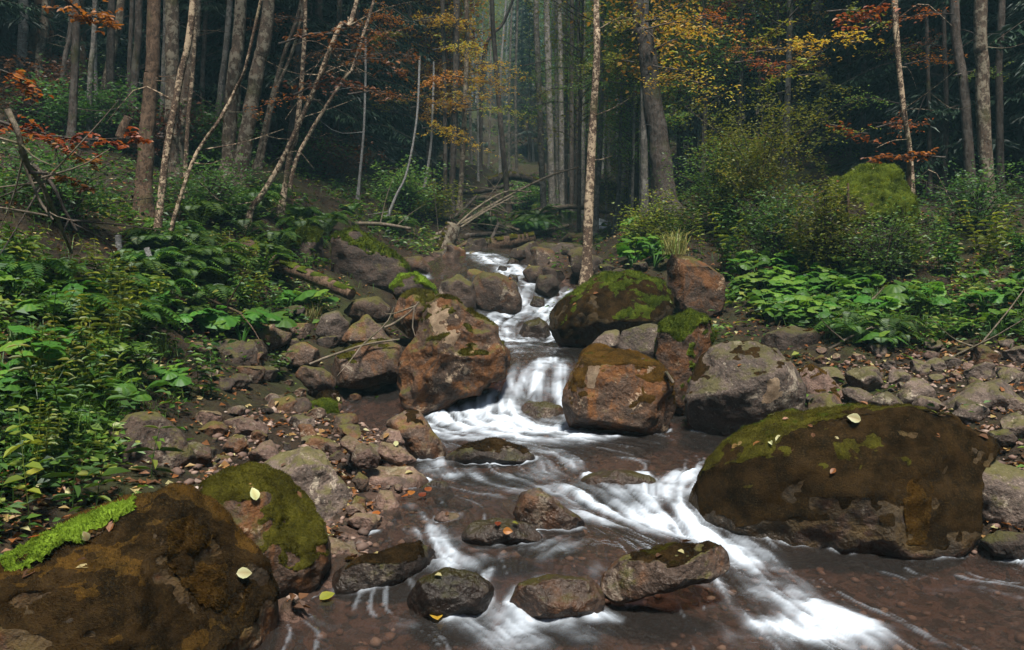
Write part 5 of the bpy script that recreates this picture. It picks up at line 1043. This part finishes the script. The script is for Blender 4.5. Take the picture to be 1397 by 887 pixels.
spray('second rusty spray over the dark spruces', [(400,130),(450,110),(500,120)], 11, 130, .07, 'brownish', 907, 18, tint=.6)
spray('golden spray at the top beside the rugged trunk', [(880,40),(930,30),(990,40)], 11, 280, .05, 'yellow', 908, 24)
spray('golden spray hanging right of the rugged trunk', [(890,90),(940,100),(985,130)], 13, 220, .05, 'yellow', 909, 26, tint=.75)
spray('yellow green spray over the snapped birch', [(790,20),(820,30),(880,25)], 13, 260, .055, 'lime', 910, 20, tint=.8)
spray('yellow green spray crossing the dark right woods', [(1120,70),(1080,95),(1040,120)], 11, 230, .05, 'lime', 911, 12, tint=.75)
spray('upper yellow green spray of the right woods', [(1090,10),(1060,40),(1030,60)], 11, 160, .052, 'lime', 912, 12, tint=.8)
spray('golden spray beside the dark grey right trunk', [(1200,30),(1160,50),(1090,62)], 12, 300, .055, 'yellow', 913, 18)
spray('rust red spray near the thin pale lichen stem', [(1290,215),(1240,212),(1190,214)], 10.5, 140, .065, 'orange', 914, 9, tint=.3)
spray('small orange spray in the right shade', [(1130,170),(1150,175),(1190,196)], 11.5, 70, .065, 'orange', 915, 10, tint=.4)
spray('orange spray at the top of the right woods', [(1215,-5),(1185,18),(1150,30)], 11, 120, .08, 'orange', 916, 14, tint=.5)
def log(name, label, pts, Ys, w0, w1, bark, seed, moss=None, twigs=0, cat='log', group=None):
    W = np.array([at(x, y, Y) for (x, y), Y in zip(pts, np.broadcast_to(Ys, len(pts)))]); o = W[0].copy(); n = 30; P = spline(W-o, n); s = np.linspace(Ys if np.isscalar(Ys) else Ys[0], Ys if np.isscalar(Ys) else Ys[-1], n)/F*.5
    A = Acc(); r = np.random.default_rng(seed); tube(A, P, np.linspace(w0, w1, n)*s, 12, rough=.16, seed=seed)
    for _ in range(twigs):
        i = r.integers(4, n); e = P[i]+r.normal(0, .42, 3)*[1, .6, .8]; tube(A, spline([P[i], (P[i]+e)/2+r.normal(0, .04, 3), e], 6), np.linspace(.01, .002, 6), 4)
    me = A.build(name, [BM[bark]], True)
    if not moss: return tag(obj(name, me, None, o), label, cat, group)
    root = thing(name, o, label, cat, group); obj('wood', me, root)
    Th = np.linspace(w0, w1, n)*s; B = Acc(); m = 9; th = np.linspace(.15*math.pi, .95*math.pi, m); T_ = unit(np.gradient(P, axis=0)); S_ = unit(np.cross(T_, [0, 0, 1.])); U_ = np.cross(S_, T_)
    V = P[:, None]+(np.cos(th)[None, :, None]*S_[:, None]+np.sin(th)[None, :, None]*U_[:, None])*(Th[:, None]*(1.10+.16*fbm(np.stack(np.broadcast_arrays(np.arange(n)[:, None]*.7, th[None]*2, 0.), -1), 3, seed)))[..., None]
    F_ = gridfaces(n, m); keep_ = noise(np.stack([np.arange(len(F_))*.13, np.zeros(len(F_)), np.zeros(len(F_))], 1), seed) > -.35
    B.add(V.reshape(-1, 3), F_[keep_], .5); obj('moss', B.build('moss', [MM[moss]], True), root)
def sprays(n, x0, x1, y0, y1, Y0, Y1, mats, label, group, seed0, nl=260, lsz=.042):
    for k in range(n):
        x, y, Y = random.uniform(x0, x1), random.uniform(y0, y1), random.uniform(Y0, Y1); L_ = random.uniform(50, 95); sg = random.choice([-1, 1]); dy = random.uniform(-5, 22)
        spray(label, [(x, y), (x+sg*L_*.5, y-6+dy*.3), (x+sg*L_, y+dy)], Y, nl, lsz, random.choice(mats), seed0+k, 13, tint=random.uniform(.45, .8))['group'] = group
sprays(11, 870, 1090, -10, 120, 13, 18, ['yellow', 'yellow', 'lime', 'orange'], 'fine golden branch layered behind the rugged trunk', 'golden branches behind the rugged trunk', 1000)
sprays(12, 700, 880, 0, 190, 15, 20, ['green', 'lime', 'green'], 'fine green branch hanging in front of the blue grey row', 'green branches before the blue grey row', 1030, 300)
sprays(16, 555, 650, -10, 190, 17, 20, ['yellow', 'yellow', 'orange', 'lime'], 'fine golden branch beside the darkest central trunk', 'golden branches beside the central trunks', 1050, 380, .05)
sprays(7, 390, 540, 20, 150, 12, 16, ['brownish', 'brownish', 'orange'], 'thin rusty branch in the gloom above the curved stems', 'rusty branches in the left gloom', 1070, 170)
sprays(9, 1080, 1320, 0, 200, 12, 15, ['brownish', 'lime', 'orange', 'green'], 'thin autumn branch in the shade of the right woods', 'autumn branches in the right shade', 1090, 190)
log('fallen_log', 'thick mossy log slanting down the left slope beside the curved stem', [(335,335),(385,362),(430,380),(480,402)], [10.6,10.1,9.8,9.5], 22, 15, 'brown', 1, 'green')
log('dead_tree', 'bleached dead tree lying across the stream with bare limbs', [(540,338),(590,322),(635,302),(680,275),(745,242),(790,228)], [17,17.5,18,19,20,20.5], 6, 2, 'dead', 2, None, 26)
log('dead_tree', 'broken grey limb tangled under the bleached dead tree', [(572,332),(610,318),(650,284),(690,262),(725,262)], [17,17.3,18,19,19.5], 4, 2, 'dead', 23, None, 20)
log('dead_tree', 'second thin bleached pole beside the dead tree over the stream', [(560,345),(620,315),(660,290),(700,268)], [17,17.4,18,19], 4, 2, 'dead', 3, None, 18)
log('fallen_log', 'straight level log under the far saplings', [(655,298),(690,298),(738,302)], 22, 12, 10, 'brown', 4, 'green')
log('fallen_log', 'mossy log lying above the upper fall', [(655,338),(690,332),(730,325)], 17.5, 22, 16, 'brown', 5, 'olive')
log('fallen_log', 'half rotten log at the end of the misty stream flat', [(665,250),(700,240),(745,252)], 25, 14, 9, 'dark', 6, 'olive')
for k, (pts, Ys, w0) in enumerate([([(600,330),(640,322),(690,318)], [18,18.5,19], 9), ([(620,282),(660,270),(700,278)], [21,21.5,22], 8), ([(590,315),(625,292),(650,268)], [18.5,19.5,20.5], 6), ([(690,312),(730,318),(775,308)], [19.5,19.5,20], 10), ([(640,345),(668,328),(680,305)], [17,17.5,18.5], 6), ([(735,290),(780,282),(830,290)], [22,22,22.5], 8), ([(610,258),(650,262),(700,252)], [24,24.5,25], 8)]):
    log('fallen_log', 'grey broken log in the tangle of dead wood above the upper fall', pts, Ys, w0, w0*.6, 'dead' if k % 2 else 'dark', 40+k, None, 6, 'log', 'dead wood tangle above the upper fall')
log('tree_stump', 'leaning greenish stump with rooted foot above the upper fall', [(596,372),(604,348),(613,324),(620,306)], 15.6, 26, 20, 'alder', 7, 'olive', 3, 'stump')
log('tree_stump', 'short sawn stump with pale face in the left gloom', [(164,188),(170,172),(176,160)], 12.5, 14, 14, 'brown', 8, None, 0, 'stump')
log('birch_stub', 'white birch stub standing upright on the left bank', [(163,347),(162,334),(161,321)], 8.6, 9, 9, 'pale', 9, None, 0, 'stump')
log('birch_stub', 'leaning white birch stub beside the pale leaning sapling', [(209,372),(205,356),(200,338)], 8.4, 9, 7, 'pale', 10, None, 0, 'stump')
log('dead_branch', 'dark rotten branch running down from the upright birch stub', [(165,345),(185,358),(212,378)], 8.5, 10, 8, 'dark', 11, None, 2, 'branch')
log('dead_branch', 'forked pale dead branch hanging at the photo edge', [(10,150),(24,180),(38,225),(62,262),(98,345)], [6.2,6.2,6.3,6.5,7.2], 9, 4, 'dead', 12, None, 6, 'branch')
log('dead_branch', 'thin grey dead branch forking off the pale hanging one', [(28,205),(40,240),(55,275),(72,300)], 6.4, 6, 3, 'dead', 13, None, 4, 'branch')
log('dead_branch', 'dark bent dead branch beside the pale hanging one', [(45,225),(70,250),(90,290),(105,315)], 6.8, 6, 3, 'dark', 14, None, 5, 'branch')
log('dead_branch', 'long thin stick lying on the left bank above the dark reddish boulder', [(218,392),(262,402),(300,415),(330,428)], [8.6,8.5,8.4,8.4], 6, 3, 'brown', 15, None, 3, 'branch')
log('dead_branch', 'pale stick lying on the brown block beside the tall boulder', [(422,497),(450,486),(500,470),(545,463)], [7.9,8,8.1,8.2], 4, 2, 'dead', 16, None, 2, 'branch')
log('dead_branch', 'crooked twig across the lichen-dotted boulder', [(525,447),(540,440),(560,425),(572,412)], [9.1,9.1,9.1,9.1], 4, 2, 'dead', 17, None, 2, 'branch')
log('dead_branch', 'grey stick on the slope above the mossy block', [(480,305),(520,306),(560,312)], 14, 6, 4, 'dead', 18, None, 3, 'branch')
log('dead_branch', 'pale broken stick leaning in the largest butterbur', [(1183,415),(1194,405),(1206,392)], 9.2, 4, 2, 'dead', 19, None, 0, 'branch')
log('dead_branch', 'long stick in the litter of the right bank', [(1120,482),(1160,460),(1190,446)], 8.3, 4, 2, 'dead', 20, None, 2, 'branch')
log('dead_branch', 'dead stick among stones near the mossy round stone', [(1285,498),(1310,482),(1345,470)], 7.8, 4, 2, 'dead', 21, None, 3, 'branch')
log('dead_branch', 'short pale chip of wood on the shoulder of the egg-shaped boulder', [(908,507),(913,515),(918,522)], 6.85, 6, 5, 'dead', 22, None, 0, 'branch')
# ------------------------------------------------------------------ misty air
hm = bpy.data.materials.new('haze'); hm.use_nodes = True; nt = hm.node_tree; nt.nodes.clear(); g = G(nt)
pv = g.n('VolumePrincipled', ins={'Color': (.42, .84, 1.0, 1), 'Density': .0017, 'Anisotropy': .1})
o_ = nt.nodes.new('ShaderNodeOutputMaterial'); nt.links.new(pv.outputs[0], o_.inputs['Volume'])
bm = bmesh.new(); bmesh.ops.create_cube(bm, size=1); hz = bpy.data.meshes.new('haze'); bm.to_mesh(hz); bm.free(); hz.materials.append(hm)
zs = [(o.matrix_world.translation.z if False else o.location.z) for o in SC.objects]
lo_, hi_ = -4.0, 110.0
tag(obj('haze', hz, None, (0, 70, (lo_+hi_)/2), None, (760, 190, hi_-lo_)), kind='stuff')
# ------------------------------------------------------------------ light
SUN_EL, SUN_AZ = R(64), R(174)   # azimuth clockwise from +Y (upstream)
w = bpy.data.worlds.new('World'); SC.world = w; w.use_nodes = True; nt = w.node_tree; nt.nodes.clear(); g = G(nt)
sky = g.n('TexSky', sky_type='NISHITA', sun_disc=False, sun_elevation=SUN_EL, sun_rotation=SUN_AZ)
bg = g.n('Background', ins={0: sky.outputs[0], 1: .055}); g.n('OutputWorld', ins={0: bg.outputs[0]})
sl = bpy.data.lights.new('sun', 'SUN'); sl.energy = 5.0; sl.angle = R(11); sl.color = (1, .93, .82)
so = bpy.data.objects.new('sun', sl); COL.objects.link(so)
d = Vector((math.sin(SUN_AZ)*math.cos(SUN_EL), math.cos(SUN_AZ)*math.cos(SUN_EL), math.sin(SUN_EL)))
so.rotation_euler = d.to_track_quat('Z', 'Y').to_euler(); so.location = d*60
vs = SC.view_settings; vs.view_transform = 'Standard'; vs.look = 'None'; vs.gamma = 1; vs.exposure = EXPOSURE; vs.use_curve_mapping = False
cy = SC.cycles; cy.max_bounces = 5; cy.diffuse_bounces = 3; cy.glossy_bounces = 2; cy.transmission_bounces = 3; cy.transparent_max_bounces = 8; cy.volume_bounces = 0
cy.caustics_reflective = False; cy.caustics_refractive = False; cy.sample_clamp_indirect = 4; cy.sample_clamp_direct = 6
cy.use_denoising = True; cy.use_adaptive_sampling = True; cy.adaptive_threshold = .02
try: cy.denoiser = 'OPENIMAGEDENOISE'
except Exception: pass
